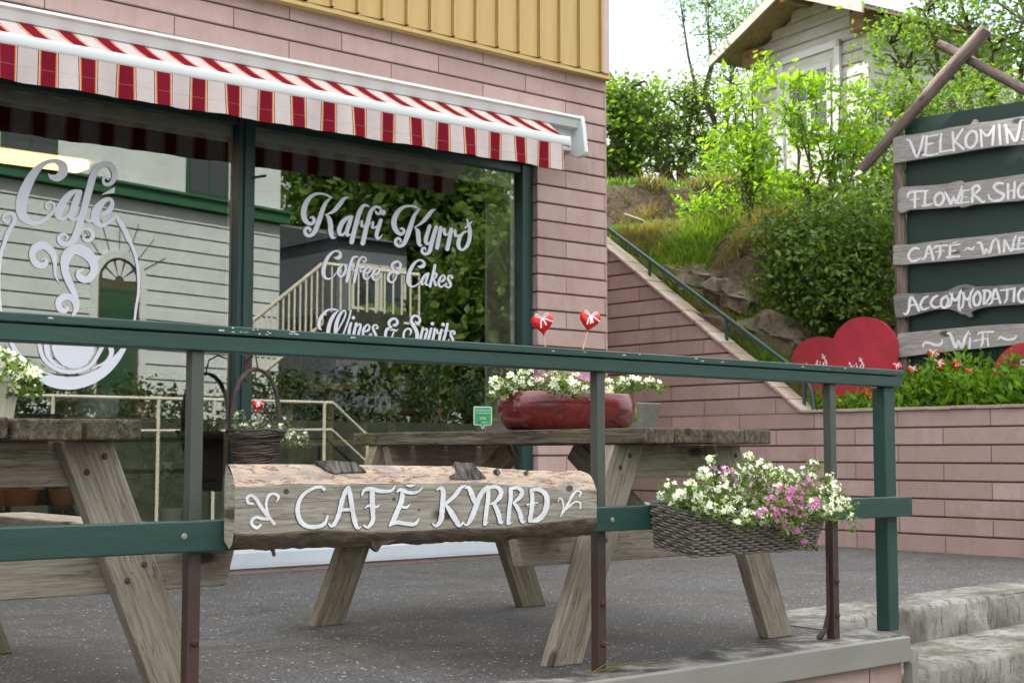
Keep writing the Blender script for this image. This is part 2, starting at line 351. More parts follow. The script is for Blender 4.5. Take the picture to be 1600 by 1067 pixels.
t = NT('mottled_red_glaze'); v = t.coord((1, 1, 1.6)); n = t.noise(v, 7, 8, .7, .6); n2 = t.noise(v, 28, 4, .6)
c = t.ramp(n, [(.30, (.035, .008, .008)), (.46, (.105, .007, .010)), (.62, (.165, .011, .016)), (.8, (.085, .028, .026))]); c = t.mix(c, (.30, .17, .17), t.ramp(n2, [(.62, 0.), (.75, .5)]))
M['redglaze'] = t.pbr(c, .22, t.bump(n2, .12, .003), coat=.5)
M['grey_pot'] = paint('grey_stone_pot', (.17, .16, .14), .2, .85, scale=10); M['cream_pot'] = paint('pale_ribbed_pot', (.55, .55, .42), .08, .5)
M['blue_pot'] = paint('pale_grey_blue_pot', (.48, .56, .56), .10, .6, scale=12); M['terra'] = paint('terracotta', (.38, .13, .06), .12, .8)
M['red_felt'] = paint('bright_red_satin', (.62, .004, .004), .06, .35); M['ribbon'] = paint('white_ribbon', (.80, .74, .82), .05, .5); M['stick'] = paint('pale_stick', (.62, .46, .30), .1, .7)
M['heart_red'] = paint('matt_red_painted_board', (.44, .028, .050), .17, .6, scale=3); M['sign_green'] = paint('dark_green_sign_panel', (.011, .040, .033), .12, .4, chips=(.12, .17, .15), scale=3)
M['petal_w'] = leafm('white_petal', (.74, .75, .72), (.88, .88, .88), .25); M['petal_p'] = leafm('magenta_petal', (.46, .10, .42), (.66, .24, .60), .25); M['pistil'] = paint('flower_eye', (.45, .42, .08), .1, .8)
M['petal_r'] = leafm('red_petal', (.45, .02, .02), (.60, .05, .03), .3); M['petal_o'] = leafm('orange_petal', (.70, .20, .02), (.85, .12, .02), .3)
M['leaf_pet'] = leafm('petunia_leaf', (.055, .11, .02), (.15, .24, .045), .35); M['leaf_grey'] = leafm('silvery_leaf', (.10, .13, .07), (.22, .26, .15), .3)
M['leaf_bright'] = leafm('bright_willow_leaf', (.085, .17, .012), (.20, .33, .03), .5, 1.2); M['leaf_mid'] = leafm('mid_green_leaf', (.045, .10, .015), (.13, .21, .035), .45, 1.0)
M['leaf_dark'] = leafm('dark_glossy_leaf', (.028, .065, .010), (.11, .175, .030), .35, 1.2); M['leaf_garden'] = leafm('poppy_leaf', (.06, .15, .012), (.17, .31, .03), .4, 3)
M['grass'] = leafm('grass_blade', (.055, .12, .015), (.17, .25, .045), .35, 2); M['drygrass'] = leafm('dry_grass', (.10, .085, .035), (.24, .21, .10), .3, 2)
M['twig'] = paint('brown_twig', (.055, .040, .030), .2, .9); M['trunk'] = M['bark']
t = NT('earth_and_turf'); v = t.coord(); n = t.noise(v, 2.0, 8, .7); n2 = t.noise(v, 14, 6, .7); g = t.n('ShaderNodeNewGeometry'); se = t.n('ShaderNodeSeparateXYZ'); t.l(g.outputs['Normal'], se.inputs[0])
cg = t.mix((.05, .095, .018), (.12, .16, .04), n2); ce = t.ramp(n2, [(.3, (.035, .022, .012)), (.6, (.12, .08, .045)), (.8, (.21, .16, .10))])
f = t.ramp(t.math('ADD', se.outputs[2], t.math('MULTIPLY', n, .3)), [(.88, 0.), (1.0, 1.)]); M['earth'] = t.pbr(t.mix(ce, cg, f), .95, t.bump(n2, 1., .04))
t = NT('lichen_rock'); v = t.coord(); n = t.noise(v, 3, 8, .7, .5); c = t.ramp(n, [(.35, (.07, .05, .035)), (.5, (.17, .13, .095)), (.7, (.27, .22, .17))]); M['rock'] = t.pbr(c, .9, t.bump(t.noise(v, 9, 8, .75), 1., .05))
t = NT('whitewashed_shed_boards'); v = t.coord((1.5, 1.5, 14)); n = t.noise(v, 2.5, 5, .6); c = t.ramp(n, [(.3, (.46, .44, .42)), (.7, (.66, .64, .62))]); M['shed'] = t.pbr(c, .8, t.bump(n, .2, .004))
M['shed_wood'] = wood('bare_eave_wood', (.22, .12, .06), (.40, .26, .15), (.55, .40, .27), knots=False, bump=.2); M['shed_trim'] = paint('pale_barge_board', (.44, .41, .36), .1, .7)
M['roofing'] = paint('grey_roof_felt', (.10, .11, .11), .1, .9)
M['glass_dark'] = NT('dark_window_glass').pbr((.03, .035, .04), .06, spec=1.)
M['glass_blue'] = NT('blue_grey_glass').pbr((.10, .11, .15), .1, spec=.8)
t = NT('shop_window_glass'); gl = t.n('ShaderNodeBsdfGlossy'); gl.inputs['Roughness'].default_value = .0; gl.inputs['Color'].default_value = (.93, .97, .95, 1)
tr = t.n('ShaderNodeBsdfTransparent'); tr.inputs['Color'].default_value = (.90, .95, .92, 1); lw = t.n('ShaderNodeFresnel'); lw.inputs['IOR'].default_value = 1.7
f = t.math('ADD', t.math('MULTIPLY', lw.outputs[0], 1.2), .17); m = t.n('ShaderNodeMixShader'); t.l(f, m.inputs[0]); t.l(tr.outputs[0], m.inputs[1]); t.l(gl.outputs[0], m.inputs[2]); t.l(m.outputs[0], t.out.inputs['Surface']); M['glass'] = t.m
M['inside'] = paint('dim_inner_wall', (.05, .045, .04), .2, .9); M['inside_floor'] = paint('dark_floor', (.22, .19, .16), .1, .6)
M['shelfwood'] = wood('warm_shelf_wood', (.22, .11, .04), (.42, .25, .10), (.55, .36, .17), bump=.1)
t = NT('warm_lamp_tube'); M['lamp'] = t.pbr((.9, .8, .6), .5, emit=(1, .58, .22), es=1.2)
M['house_white'] = None; M['purple'] = paint('violet_vase', (.16, .12, .33), .1, .3); M['blackplastic'] = paint('black_plastic', (.012, .012, .013), .1, .4)
M['sticker'] = paint('green_sticker', (.05, .30, .12), .03, .3); M['sticker_edge'] = paint('pale_sticker_edge', (.55, .75, .66), .03, .4)
M['balustrade'] = paint('cream_painted_rail', (.62, .58, .46), .08, .6); M['street'] = M['asphalt']
M['head_strip'] = paint('grey_head_strip', (.60, .62, .56), .08, .8, scale=2)
# ------------------------------------------------------------------ brush strokes -> real paint on a surface
def catmull(pts, step=4.0):
    P_ = [np.array(p, float) for p in pts]
    if len(P_) < 3: 
        n = max(2, int(np.linalg.norm(P_[-1][:2] - P_[0][:2]) / step)); return [P_[0] + (P_[-1] - P_[0]) * i / n for i in range(n + 1)]
    closed = False
    Q = [2 * P_[0] - P_[1]] + P_ + [2 * P_[-1] - P_[-2]]; out = []
    for i in range(1, len(Q) - 2):
        p0, p1, p2, p3 = Q[i-1], Q[i], Q[i+1], Q[i+2]
        n = max(2, int(np.linalg.norm(p2[:2] - p1[:2]) / step))
        for j in range(n):
            t_ = j / n
            out.append(.5 * ((2 * p1) + (p2 - p0) * t_ + (2 * p0 - 5 * p1 + 4 * p2 - p3) * t_**2 + (-p0 + 3 * p1 - 3 * p2 + p3) * t_**3))
    out.append(Q[-2]); return out
def ribbon_xy(pts, step, grow=0, wob=0):
    c = catmull(pts, step); k = len(c); L = []; Rr = []
    for i in range(k):
        a = c[max(i - 1, 0)]; b = c[min(i + 1, k - 1)]; d = b[:2] - a[:2]; d = d / (np.linalg.norm(d) + 1e-9); nn = np.array([-d[1], d[0]])
        w = max(c[i][2], 1) / 2 + grow
        if wob: w *= 1 + wob * noise.noise(Vector((c[i][0] * .05, c[i][1] * .05, 1)))
        L.append(c[i][:2] + nn * w); Rr.append(c[i][:2] - nn * w)
    def capp(cc, frm, w, sgn):
        out = []
        for a in (30, 60, 90, 120, 150):
            ang = math.radians(a); out.append((cc, frm, w, sgn, ang))
        return out
    d0 = c[0][:2] - c[1][:2]; d0 /= np.linalg.norm(d0) + 1e-9; d1 = c[-1][:2] - c[-2][:2]; d1 /= np.linalg.norm(d1) + 1e-9
    w0 = max(c[0][2], 1) / 2 + grow; w1 = max(c[-1][2], 1) / 2 + grow
    return L, Rr, (c[0][:2], d0, w0), (c[-1][:2], d1, w1)
def paint_strokes(name, crops, plane, mat, parent, mw=None, off=.003, grow=0, shift=(0, 0), caps=True, layer=.0003, wob=0):
    """crops: list of (ox, oy, k, [stroke,...]); stroke = [(x,y,w),...]; a 1-point stroke is a dot, a stroke with leading 'fill' a filled outline"""
    b = MB(); idx = 0
    for ox, oy, k, strokes in crops:
        def T(p, o):
            px, py = ox + (p[0] + shift[0]) / k, oy + (p[1] + shift[1]) / k
            return plane(px, py, o)
        for s in strokes:
            o = off + (idx % 6) * layer; idx += 1
            if s[0] == 'fill':
                pts = [x[:2] for x in s[1:]]
                vs = [T(p, o) for p in pts]; tris = tessellate_polygon([[Vector((p[0], p[1], 0)) for p in pts]])
                b.add(vs, [tuple(tr) for tr in tris]); continue
            if len(s) == 1:
                x, y, r = s[0]; r += grow; n = 14
                b.add([T((x + r * math.cos(2*math.pi*i/n), y + r * math.sin(2*math.pi*i/n)), o) for i in range(n)], [tuple(range(n))]); continue
            s = [(p[0], p[1], p[2] if len(p) > 2 else 24) for p in s]
            L, Rr, c0, c1 = ribbon_xy(s, 9, grow, wob)
            n = len(L); vs = [T(p, o) for p in L] + [T(p, o) for p in Rr]
            b.add(vs, [(i, i + 1, n + i + 1, n + i) for i in range(n - 1)])
            if caps:
                for (cc, d, w), A, B in ((c0, L[0], Rr[0]), (c1, L[-1], Rr[-1])):
                    if w < 3: continue
                    nn = np.array([-d[1], d[0]]); arc = [cc + nn * w * math.cos(a) + d * w * math.sin(a) for a in np.linspace(0, math.pi, 8)]
                    b.add([T(p, o) for p in arc], [tuple(range(8))])
    # one consistent facing: towards the camera
    vs = [Vector(v) for v in b.v]; fs = []
    for f in b.f:
        a, c, d = vs[f[0]], vs[f[1]], vs[f[2]]; nrm = (c - a).cross(d - a)
        fs.append(f if nrm.dot(CAM - a) > 0 else tuple(reversed(f)))
    b.f = fs
    return b.build(name, mat, parent, mw)

# ------------------------------------------------------------------ plants
def rand_unit(n, g):
    v = g.normal(size=(n, 3)); return v / np.linalg.norm(v, axis=1, keepdims=True)
def leaf_mesh(name, centers, size, mat, parent, g, aspect=.45, droop=0, mw=None, up=.0, jitter=.35, mi=None):
    n = len(centers); d = rand_unit(n, g); d[:, 2] = d[:, 2] * .8 - droop + up; d /= np.linalg.norm(d, axis=1, keepdims=True)
    r = rand_unit(n, g); s = np.cross(d, r); s /= np.linalg.norm(s, axis=1, keepdims=True) + 1e-9; nn = np.cross(d, s)
    L = size * (1 + jitter * g.normal(size=(n, 1))).clip(.4, 2); w = L * aspect * .5
    c = centers; p0 = c; p1 = c + d * L * .45 + s * w; p2 = c + d * L + nn * L * -.08; p3 = c + d * L * .45 - s * w; pm = c + d * L * .5 + nn * w * -.35
    verts = np.stack([p0, p1, p2, p3, pm], 1).reshape(-1, 3); b = np.arange(n)[:, None] * 5
    f = np.concatenate([b + np.array([[0, 1, 4]]), b + np.array([[1, 2, 4]]), b + np.array([[2, 3, 4]]), b + np.array([[3, 0, 4]])], 1).reshape(-1)
    return np_mesh(name, verts, f, 3, mat, parent, mw)
def flower_mesh(name, centers, normals, size, mat, parent, g, petals=5, cup=.35, mw=None, eye=True):
    vs = []; fs = []; mi = []
    for c, nrm in zip(centers, normals):
        nv = Vector(nrm).normalized(); u = nv.orthogonal().normalized(); w = nv.cross(u); a0 = g.uniform(0, 6.28); R0 = size * g.uniform(.6, 1.25) / 2; b = len(vs)
        vs.append(tuple(c)); k = petals * 4
        for j in range(k):
            a = a0 + 2 * math.pi * j / k; m = (j % 4); rr = R0 * (.52, .93, 1.06, .93)[m]
            p = Vector(c) + (u * math.cos(a) + w * math.sin(a)) * rr + nv * (R0 * cup * (rr / R0) ** 2 - R0 * .1 * (m == 2)); vs.append(tuple(p))
        for j in range(k): fs.append((b, b + 1 + j, b + 1 + (j + 1) % k)); mi.append(0)
        if eye:
            e = len(vs); 
            for j in range(5):
                a = 2 * math.pi * j / 5; vs.append(tuple(Vector(c) + (u * math.cos(a) + w * math.sin(a)) * R0 * .17 + nv * R0 * .12))
            fs += [(e, e + 1, e + 2), (e, e + 2, e + 3), (e, e + 3, e + 4)]; mi += [1] * 3
    return np_mesh(name, np.array(vs), np.array(fs).ravel(), 3, [mat, M['pistil']], parent, mw, mi)
def tree(name, label, cat, base, blobs, nleaf, leaf, mat, group=None, seed=1, trunk_r=.08, stems=3, aspect=.45, cl=.22, droop=0, lean=(0, 0), bright=None, twig_n=60, shell=.35, up=0):
    """blobs: (center, radii); leaves come in clusters hung on twigs"""
    g = np.random.default_rng(seed); rr = random.Random(seed); base = Vector(base)
    root = empty(name, base, label, cat, group)
    vol = np.array([b[1][0] * b[1][1] * b[1][2] for b in blobs]) ** .7; vol /= vol.sum()
    ncl = max(12, int(nleaf / 26)); ids = g.choice(len(blobs), ncl, p=vol); dirs = rand_unit(ncl, g); rad = g.uniform(shell, 1, (ncl, 1)) ** .6
    C_ = np.array([blobs[i][0] for i in ids], float); RR = np.array([blobs[i][1] for i in ids], float)
    cc = C_ + dirs * RR * rad; cc = cc + g.normal(size=cc.shape) * RR * .10
    tb = MB(); ends = []
    for s in range(stems):
        bl = blobs[s % len(blobs)]; top = Vector(bl[0]) + Vector((rr.uniform(-.4, .4) * bl[1][0], rr.uniform(-.4, .4) * bl[1][1], rr.uniform(0, .7) * bl[1][2]))
        st = base + Vector((rr.uniform(-1, 1), rr.uniform(-1, 1), 0)) * trunk_r * 1.5 - Vector((0, 0, .15)); pts = []; k = 7
        for i in range(k + 1):
            f = i / k; p = st.lerp(top, f) + Vector((rr.uniform(-1, 1), rr.uniform(-1, 1), 0)) * .10 * math.sin(f * 3.1) * (top - st).length * .35; pts.append(p)
        tb.tube(pts, [trunk_r * (1 - .88 * i / k) for i in range(k + 1)], 7); ends += pts[2:]
    tk = tb.build('trunk', M['trunk'], root, mw=root.matrix_world.copy(), sm=60)
    tw = MB()
    for i in g.choice(ncl, min(ncl, twig_n), replace=False):
        p = Vector(cc[i]); q = min(ends, key=lambda e: (e - p).length + max(0, e.z - p.z) * 1.5); m = q.lerp(p, .5) + Vector((rr.uniform(-.1, .1), rr.uniform(-.1, .1), rr.uniform(-.05, .12)))
        tw.tube([q, m, p], [trunk_r * .22, trunk_r * .13, trunk_r * .05], 4, cap=False)
    if tw.v: tw.build('branches', M['twig'], root, mw=root.matrix_world.copy())
    per = np.maximum(4, g.poisson(nleaf / ncl, ncl)); idx = np.repeat(np.arange(ncl), per)
    pts = cc[idx] + g.normal(size=(len(idx), 3)) * cl * g.uniform(.5, 1.1, (len(idx), 1)) * np.array([1, 1, .8])
    leaf_mesh('crown', pts, leaf, mat, root, g, aspect, droop, root.matrix_world.copy(), up)
    return root

def picnic_table(cx, y0, label, length=1.70):
    """long axis runs towards the shop; near end frame at y0"""
    root = empty('picnic_table', (cx, y0 + length / 2, 0), label, 'picnic table', 'weathered picnic tables on the terrace')
    ye, yn, yf = y0, y0 + .17, y0 + length - .14
    for i, (xc, w) in enumerate(((-.255, .145), (-.085, .165), (.09, .165), (.262, .145))):
        board('tabletop_plank', (cx + xc, ye + (0, .012, -.006, .008)[i], .741 + (.0, .002, -.001, .001)[i]), (cx + xc, ye + length, .741), .052, w, (0, 0, 1), M['wood_top'], root, .006)
    for sx in (-1, 1):
        for j, xx in enumerate((.565, .665)):
            board('seat_plank', (cx + sx * xx, ye + .05 + .01 * j, .453), (cx + sx * xx, ye + length - .02, .453), .042, .093, (0, 0, 1), M['wood_grey'], root, .005)
    for yy, dy in ((yn, 1), (yf, -1)):
        for sx in (-1, 1):
            board('leg', (cx + sx * .545, yy - dy * .0, -.0), (cx + sx * .25, yy, .712), .13, .052, (1, 0, 0), M['wood_grey'] if dy > 0 else M['wood_green'], root, .004)
        board('seat_support', (cx - .715, yy + dy * .052, .375), (cx + .715, yy + dy * .052, .375), .112, .048, (0, 0, 1), M['wood_grey'] if dy > 0 else M['wood_green'], root, .004, .03, .03)
        board('top_support', (cx - .30, yy + dy * .052, .655), (cx + .30, yy + dy * .052, .655), .115, .048, (0, 0, 1), M['wood_grey'], root, .004, .03, .03)
    for sx in (-1, 1):
        for zz, q in ((.375, .545 - .295 * .375 / .712), (.655, .545 - .295 * .655 / .712)):
            for k in (-.022, .024):
                bb = MB().lathe([(0, .004), (.006, .0035), (.009, 0)], (0, 0, 0), 10); X_, Z_ = cx + sx * q + k, zz + (.02 if k > 0 else -.02); bb.v = [(X_ + p[0], yn - .0265 - p[2], Z_ + p[1]) for p in bb.v]; bb.build('bolt', M['crack'], root)
    for yy, s in ((yn + .09, 1), (yf - .09, -1)):
        board('brace', (cx, yy, .39), (cx, yy + s * .42, .70), .09, .045, (0, 1, 0), M['wood_green'], root, .003)
    # trim legs flush with the ground: the tables' feet are sawn level
    for o in root.children:
        if o.name.startswith('leg'):
            me = o.data; mw = WM[o.name]; inv = mw.inverted()
            for v in me.vertices:
                p = mw @ v.co; d = (mw.to_3x3() @ Vector((1, 0, 0)))
                if v.co.x < .2: p = p + d * ((0.0 - p.z) / d.z)
                else: p = p + d * ((.713 - p.z) / d.z)
                v.co = inv @ p
    return root
# ================================================================== SETTING: ground
GL = 7.25                                           # plane of the shop glass
b = MB(); b.add([(-9, 3.08, 0), (4.575, 3.08, 0), (4.83, 3.64, 0), (8.62, 3.80, 0), (8.62, 24, 0), (-9, 24, 0)], [(0, 1, 2, 3, 4, 5)])
tag(b.build('terrace', M['asphalt']), kind='structure')
# concrete skin along the terrace edge
b = MB(); gz = np.random.default_rng(3); xs = np.linspace(-3, 4.62, 60); up_ = [3.27 + .05 * noise.noise(Vector((x * 2.1, 0, 0))) + max(0, x - 3.6) * .16 + (.10 * noise.noise(Vector((x * 6, 3, 0)))) for x in xs]
vs = [(min(x, 4.57), 3.082, .004) for x in xs] + [(x, y, .004) for x, y in zip(xs, up_)]
b.add(vs, [(i, i + 1, 61 + i, 60 + i) for i in range(59)]); tag(b.build('terrace_edge_concrete', M['skin']), kind='structure')
# steps down to the street on the right of the terrace
b = MB()
def wob(x, s): return .012 * noise.noise(Vector((x * 3.1, s, 0)))
def step(front, back, x0, x1, z, h, b, sl=0.0):
    n = 26; vs = []
    for i in range(n + 1):
        x = x0 + (x1 - x0) * i / n; yf = front + sl * (x - x0) + wob(x, front)
        vs += [(x, back + sl * (x - x0), z), (x, yf + .02, z), (x, yf, z - .02 + wob(x, 9) * .6), (x, yf + .012 * noise.noise(Vector((x * 7, front, 2))), z - h)]
    b.add(vs, [(i * 4 + j, i * 4 + 4 + j, i * 4 + 5 + j, i * 4 + 1 + j) for i in range(n) for j in range(3)])
    b.add([vs[1], vs[2], vs[3], (x0, back, z - h), (x0, back, z)], [(0, 4, 3, 2, 1)])
step(3.60, 3.92, 4.80, 11, .004, .155, b, .06)
step(3.14, 3.62, 4.56, 11, -.15, .155, b, .06); step(2.70, 3.2, 4.56, 11, -.305, .155, b, .06); step(2.26, 2.76, 4.56, 11, -.46, .155, b, .06); step(1.84, 2.3, 4.56, 11, -.615, .155, b, .06)
b.add([(4.50, 3.30, .003), (4.60, 3.14, .003), (4.86, 3.66, .003), (4.86, 3.92, .003), (4.70, 3.80, .003), (4.52, 3.62, .003)], [(0, 1, 2, 3, 4, 5)])
tag(b.build('steps', M['concrete'], sm=50), kind='structure')
b = MB(); b.box((-9, 3.10, -.77), (4.55, 3.30, -.02)); tag(b.build('terrace_wall', M['brick_x']), kind='structure')
root = empty('metal_edge_trim', (3, 3.07, 0), 'grey green metal edging strip along the terrace rim with an upright corner piece', 'edge trim')
b = MB(); b.box((-9, 3.066, -.085), (4.565, 3.098, .006)); b.build('strip', M['zinc'], root, bevel=.004)
b = MB(); b.add([(4.565, 3.062, -.77), (4.605, 3.062, -.77), (4.605, 3.062, -.045), (4.565, 3.062, -.09), (4.565, 3.10, -.77), (4.605, 3.10, -.77), (4.605, 3.10, -.045), (4.565, 3.10, -.09)],
    [(0,1,2,3),(7,6,5,4),(1,5,6,2),(0,3,7,4),(3,2,6,7)]); b.add([(4.60, 3.10, -.70), (4.63, 3.12, -.70), (4.85, 3.60, -.02), (4.83, 3.62, -.02)], []); b.build('corner_piece', M['zinc'], root)
b = MB(); b.add([(-60, -80, -.77), (90, -80, -.77), (90, 60, -.78), (-60, 60, -.78)], [(0, 1, 2, 3)]); tag(b.build('street', M['asphalt']), kind='structure')

# hillside behind the retaining wall
def cop(Y): return 1.0 + max(0, min(Y - 6.73, 2.35)) * .707 + max(0, Y - 9.08) * .12
def sm(a, b_, x): x = max(0, min(1, (x - a) / (b_ - a))); return x * x * (3 - 2 * x)
def hill(X, Y):
    t = X - 8.72; c = cop(Y) - .04; t0 = 1.25 * (1 - sm(6.3, 7.7, Y)); n_ = noise.noise(Vector((X * .9, Y * .9, 0))); n2_ = noise.noise(Vector((X * 3, Y * 3, 4)))
    z = c + max(0, 2.72 - c) * sm(t0, t0 + 1.25, t + .25 * n_) + .05 * max(0, min(t, 6))
    r = X * FH.x + Y * FH.y
    z = z * sm(3.3, 4.3, Y) - .85 * (1 - sm(3.3, 4.3, Y))
    z += .52 * sm(13.55, 13.85, r + .45 * n_ - .1 * n2_) * sm(7.5, 9, Y) + .02 * max(0, min(r - 13, 30)) + .07 * n_ * min(1, max(0, t)) + .035 * n2_ * min(1, max(0, t))
    return z
xs = np.concatenate([np.arange(8.72, 14, .09), np.arange(14, 60, 1.5)]); ys = np.concatenate([np.arange(3.0, 4, .25), np.arange(4, 14, .09), np.arange(14, 60, 1.5)])
vs = np.array([(x, y, hill(x, y)) for x in xs for y in ys]); ny = len(ys)
ii, jj = np.meshgrid(np.arange(len(xs) - 1), np.arange(ny - 1), indexing='ij'); a = (ii * ny + jj).ravel()
o = np_mesh('hillside', vs, np.stack([a, a + ny, a + ny + 1, a + 1], 1).ravel(), 4, M['earth']); smooth(o, 180); tag(o, kind='structure')
b = MB(); b.box((6.9, 14, -.5), (8.72, 20, 4)); tag(b.build('hillside', M['earth']), kind='structure')

# ================================================================== CAFE BUILDING
cafe = empty('cafe_building', (4.1, 7.3, 0), 'pink block cafe with mustard upper boards, striped awning and large green framed shop windows', 'cafe building')
WX0, WX1, WZ0, WZ1 = 1.6, 6.337, .20, 2.66
def courses(b, x0, x1, z0, z1, y=7.15, rh=.124, zr=.043, ax='x', sgn=-1):
    """lapped block courses: proud face with a rounded shadow groove under each"""
    k0 = math.floor((z0 - zr) / rh); k1 = math.ceil((z1 - zr) / rh)
    for k in range(k0, k1):
        a = max(z0, zr + k * rh); c = min(z1, zr + (k + 1) * rh)
        if c - a < .01: continue
        pr = [(0.012, a), (0.012, a + .0065), (0.002, a + .009), (-.001, a + .014), (0.001, c - .006), (0.004, c)]
        vs = []
        for d, z in pr:
            if ax == 'x': vs += [(x0, y + d * -sgn, z), (x1, y + d * -sgn, z)]
            else: vs += [(y + d * -sgn, x0, z), (y + d * -sgn, x1, z)]
        for i in range(len(pr) - 1):
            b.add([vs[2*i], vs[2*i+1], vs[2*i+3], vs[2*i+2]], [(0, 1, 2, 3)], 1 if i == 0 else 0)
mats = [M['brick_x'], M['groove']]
b = MB(); courses(b, WX1, 6.99, -.05, 3.40); b.build('wall', mats, cafe)
b = MB(); courses(b, -9, WX1, WZ1, 3.40); b.build('wall', mats, cafe)
b = MB(); courses(b, -9, WX0, -.05, WZ1); courses(b, WX0, WX1, -.05, .045); b.build('wall', mats, cafe)
my = [brick_mat('pink_block_reveal', (PINK[0]*.98, PINK[1]*.98, PINK[2]*.98), 'Y', .043, x0=.07, length=.75, h=.124), M['groove']]
b = MB(); courses(b, 7.151, 7.32, .045, WZ1, y=WX1, ax='y'); b.build('window_reveal', my, cafe)
b = MB(); b.box((7.0, 7.16, -.05), (7.01, 14, 6.6)); b.box((6.98, 7.165, -.05), (7.0, 7.2, 3.3)); b.build('side_wall', M['brick_y'], cafe)
b = MB(); b.box((-9, 7.12, 3.372), (6.995, 7.20, 3.395)); b.add([(-9, 7.085, 3.352), (6.998, 7.085, 3.352), (6.998, 7.085, 3.372), (-9, 7.085, 3.372), (-9, 7.16, 3.352), (6.998, 7.16, 3.352), (6.998, 7.16, 3.374), (-9, 7.16, 3.374)], [(0,1,2,3),(7,6,5,4),(0,4,5,1),(3,2,6,7),(1,5,6,2)])
b.build('drip_trim', M['yellow'], cafe)
# mustard boards: pans with raised seams
b = MB(); x = 4.808 - .188 * 70; sx = []
while x < 6.86: sx.append(x); x += .188
for i, x in enumerate(sx):
    x1 = sx[i + 1] if i + 1 < len(sx) else 6.90
    b.add([(x + .016, 7.118, 3.395), (x1 - .012, 7.110, 3.395), (x1 - .012, 7.110, 6.6), (x + .016, 7.118, 6.6)], [(0, 1, 2, 3)])
    b.add([(x1 - .012, 7.110, 3.395), (x1 - .006, 7.084, 3.395), (x1 - .006, 7.084, 6.6), (x1 - .012, 7.110, 6.6)], [(0, 1, 2, 3)], 1)
    b.add([(x1 - .006, 7.084, 3.395), (x1 + .008, 7.084, 3.395), (x1 + .008, 7.084, 6.6), (x1 - .006, 7.084, 6.6)], [(0, 1, 2, 3)])
    b.add([(x1 + .008, 7.084, 3.395), (x1 + .016, 7.118, 3.395), (x1 + .016, 7.118, 6.6), (x1 + .008, 7.084, 6.6)], [(0, 1, 2, 3)], 1)
b.build('upper_boards', [M['yellow'], M['yellow_seam']], cafe)
b = MB(); b.box((6.925, 7.10, 3.396), (6.985, 7.20, 6.6)); b.box((6.985, 7.112, 3.396), (7.0, 7.2, 6.6)); b.build('corner_trim', M['pinktrim'], cafe, bevel=.004)
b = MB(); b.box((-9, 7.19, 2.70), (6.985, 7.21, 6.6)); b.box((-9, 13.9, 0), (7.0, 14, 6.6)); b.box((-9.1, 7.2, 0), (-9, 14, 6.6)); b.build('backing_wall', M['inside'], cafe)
b = MB(); b.add([(-9.4, 6.7, 6.6), (7.4, 6.7, 6.6), (7.4, 14.4, 6.6), (-9.4, 14.4, 6.6), (-9.4, 10.5, 8.0), (7.4, 10.5, 8.0)], [(0,1,2,3),(0,4,5,1),(3,2,5,4),(1,5,2),(0,3,4)]); b.build('roof', M['roofing'], cafe)
b = MB(); b.add([(WX0, 7.128, .052), (6.18, 7.128, .052), (6.18, 7.135, .115), (WX0, 7.135, .115), (6.18, 7.20, .20), (WX0, 7.20, .20), (6.18, 7.128, .030), (WX0, 7.128, .030), (6.18, 7.22, .03)], [(0,1,2,3),(3,2,4,5),(7,6,1,0),(1,6,8,4,2)]); b.build('sill_panel', M['white_dirty'], cafe)
# inner lining of the shop window and the dim room
b = MB(); b.box((WX0, 7.285, 2.615), (6.215, 7.55, 2.66)); b.box((6.212, 7.29, .2), (6.33, 7.55, 2.615)); b.box((4.056, 7.285, .2), (4.16, 7.335, 2.615)); b.box((WX0, 7.285, .16), (6.21, 7.60, .215)); b.build('window_lining', M['reveal'], cafe, bevel=.003)
b = MB(); b.box((WX0, 7.292, 2.505), (6.205, 7.300, 2.612)); b.build('head_strip', M['head_strip'], cafe)  # added upright strip, catches outdoor light so the lining's head reads brighter
b = MB(); b.box((6.200, 7.545, .22), (6.212, 7.552, 2.60)); b.build('lining_bead', M['white_metal'], cafe)
b = MB(); b.add([(-1, 7.56, 0), (6.9, 7.56, 0), (6.9, 11, 0), (-1, 11, 0)], [(0, 1, 2, 3)]); b.build('floor', M['inside_floor'], cafe)
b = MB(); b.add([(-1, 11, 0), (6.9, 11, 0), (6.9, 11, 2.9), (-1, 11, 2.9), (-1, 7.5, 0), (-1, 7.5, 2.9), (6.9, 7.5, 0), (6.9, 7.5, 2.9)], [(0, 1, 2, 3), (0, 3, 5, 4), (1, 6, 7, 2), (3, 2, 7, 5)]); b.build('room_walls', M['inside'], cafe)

def window(x0, x1, nm):
    w = MB(); F = .035
    w.box((x0, 7.215, WZ0), (x1, 7.245, WZ0 + .05)); 
    if nm == 'r': w.box((x1 - .09, 7.20, WZ0 + .05), (x1, 7.285, WZ1)); w.box((x0, 7.215, 2.60), (x1 - .09, 7.285, WZ1))
    else: w.box((x0, 7.215, 2.60), (x1, 7.285, WZ1)); w.box((x0, 7.2, WZ0 + .05), (x0 + .07, 7.285, 2.60))
    fr = w.build('window', M['green_frame'], cafe, bevel=.004)
    a, c = (x0 + .07, x1) if nm == 'l' else (x0, x1 - .09)
    p = MB().add([(a, GL, .25), (c, GL, .25), (c, GL, 2.60), (a, GL, 2.60)], [(0, 1, 2, 3)]).build('pane', M['glass'], fr)
    return fr
winL = window(WX0, 4.056, 'l'); winR = window(4.16, WX1 - .001, 'r')
b = MB(); b.box((4.056, 7.195, .2), (4.16, 7.28, WZ1)); b.box((4.085, 7.178, .2), (4.131, 7.195, 2.62)); mul = b.build('mullion', M['green_frame'], cafe, bevel=.004)
b = MB(); b.tube([(4.13, 7.19, 2.29), (4.19, 7.12, 2.30)], .008, 6); b.build('peg', M['blackplastic'], cafe)
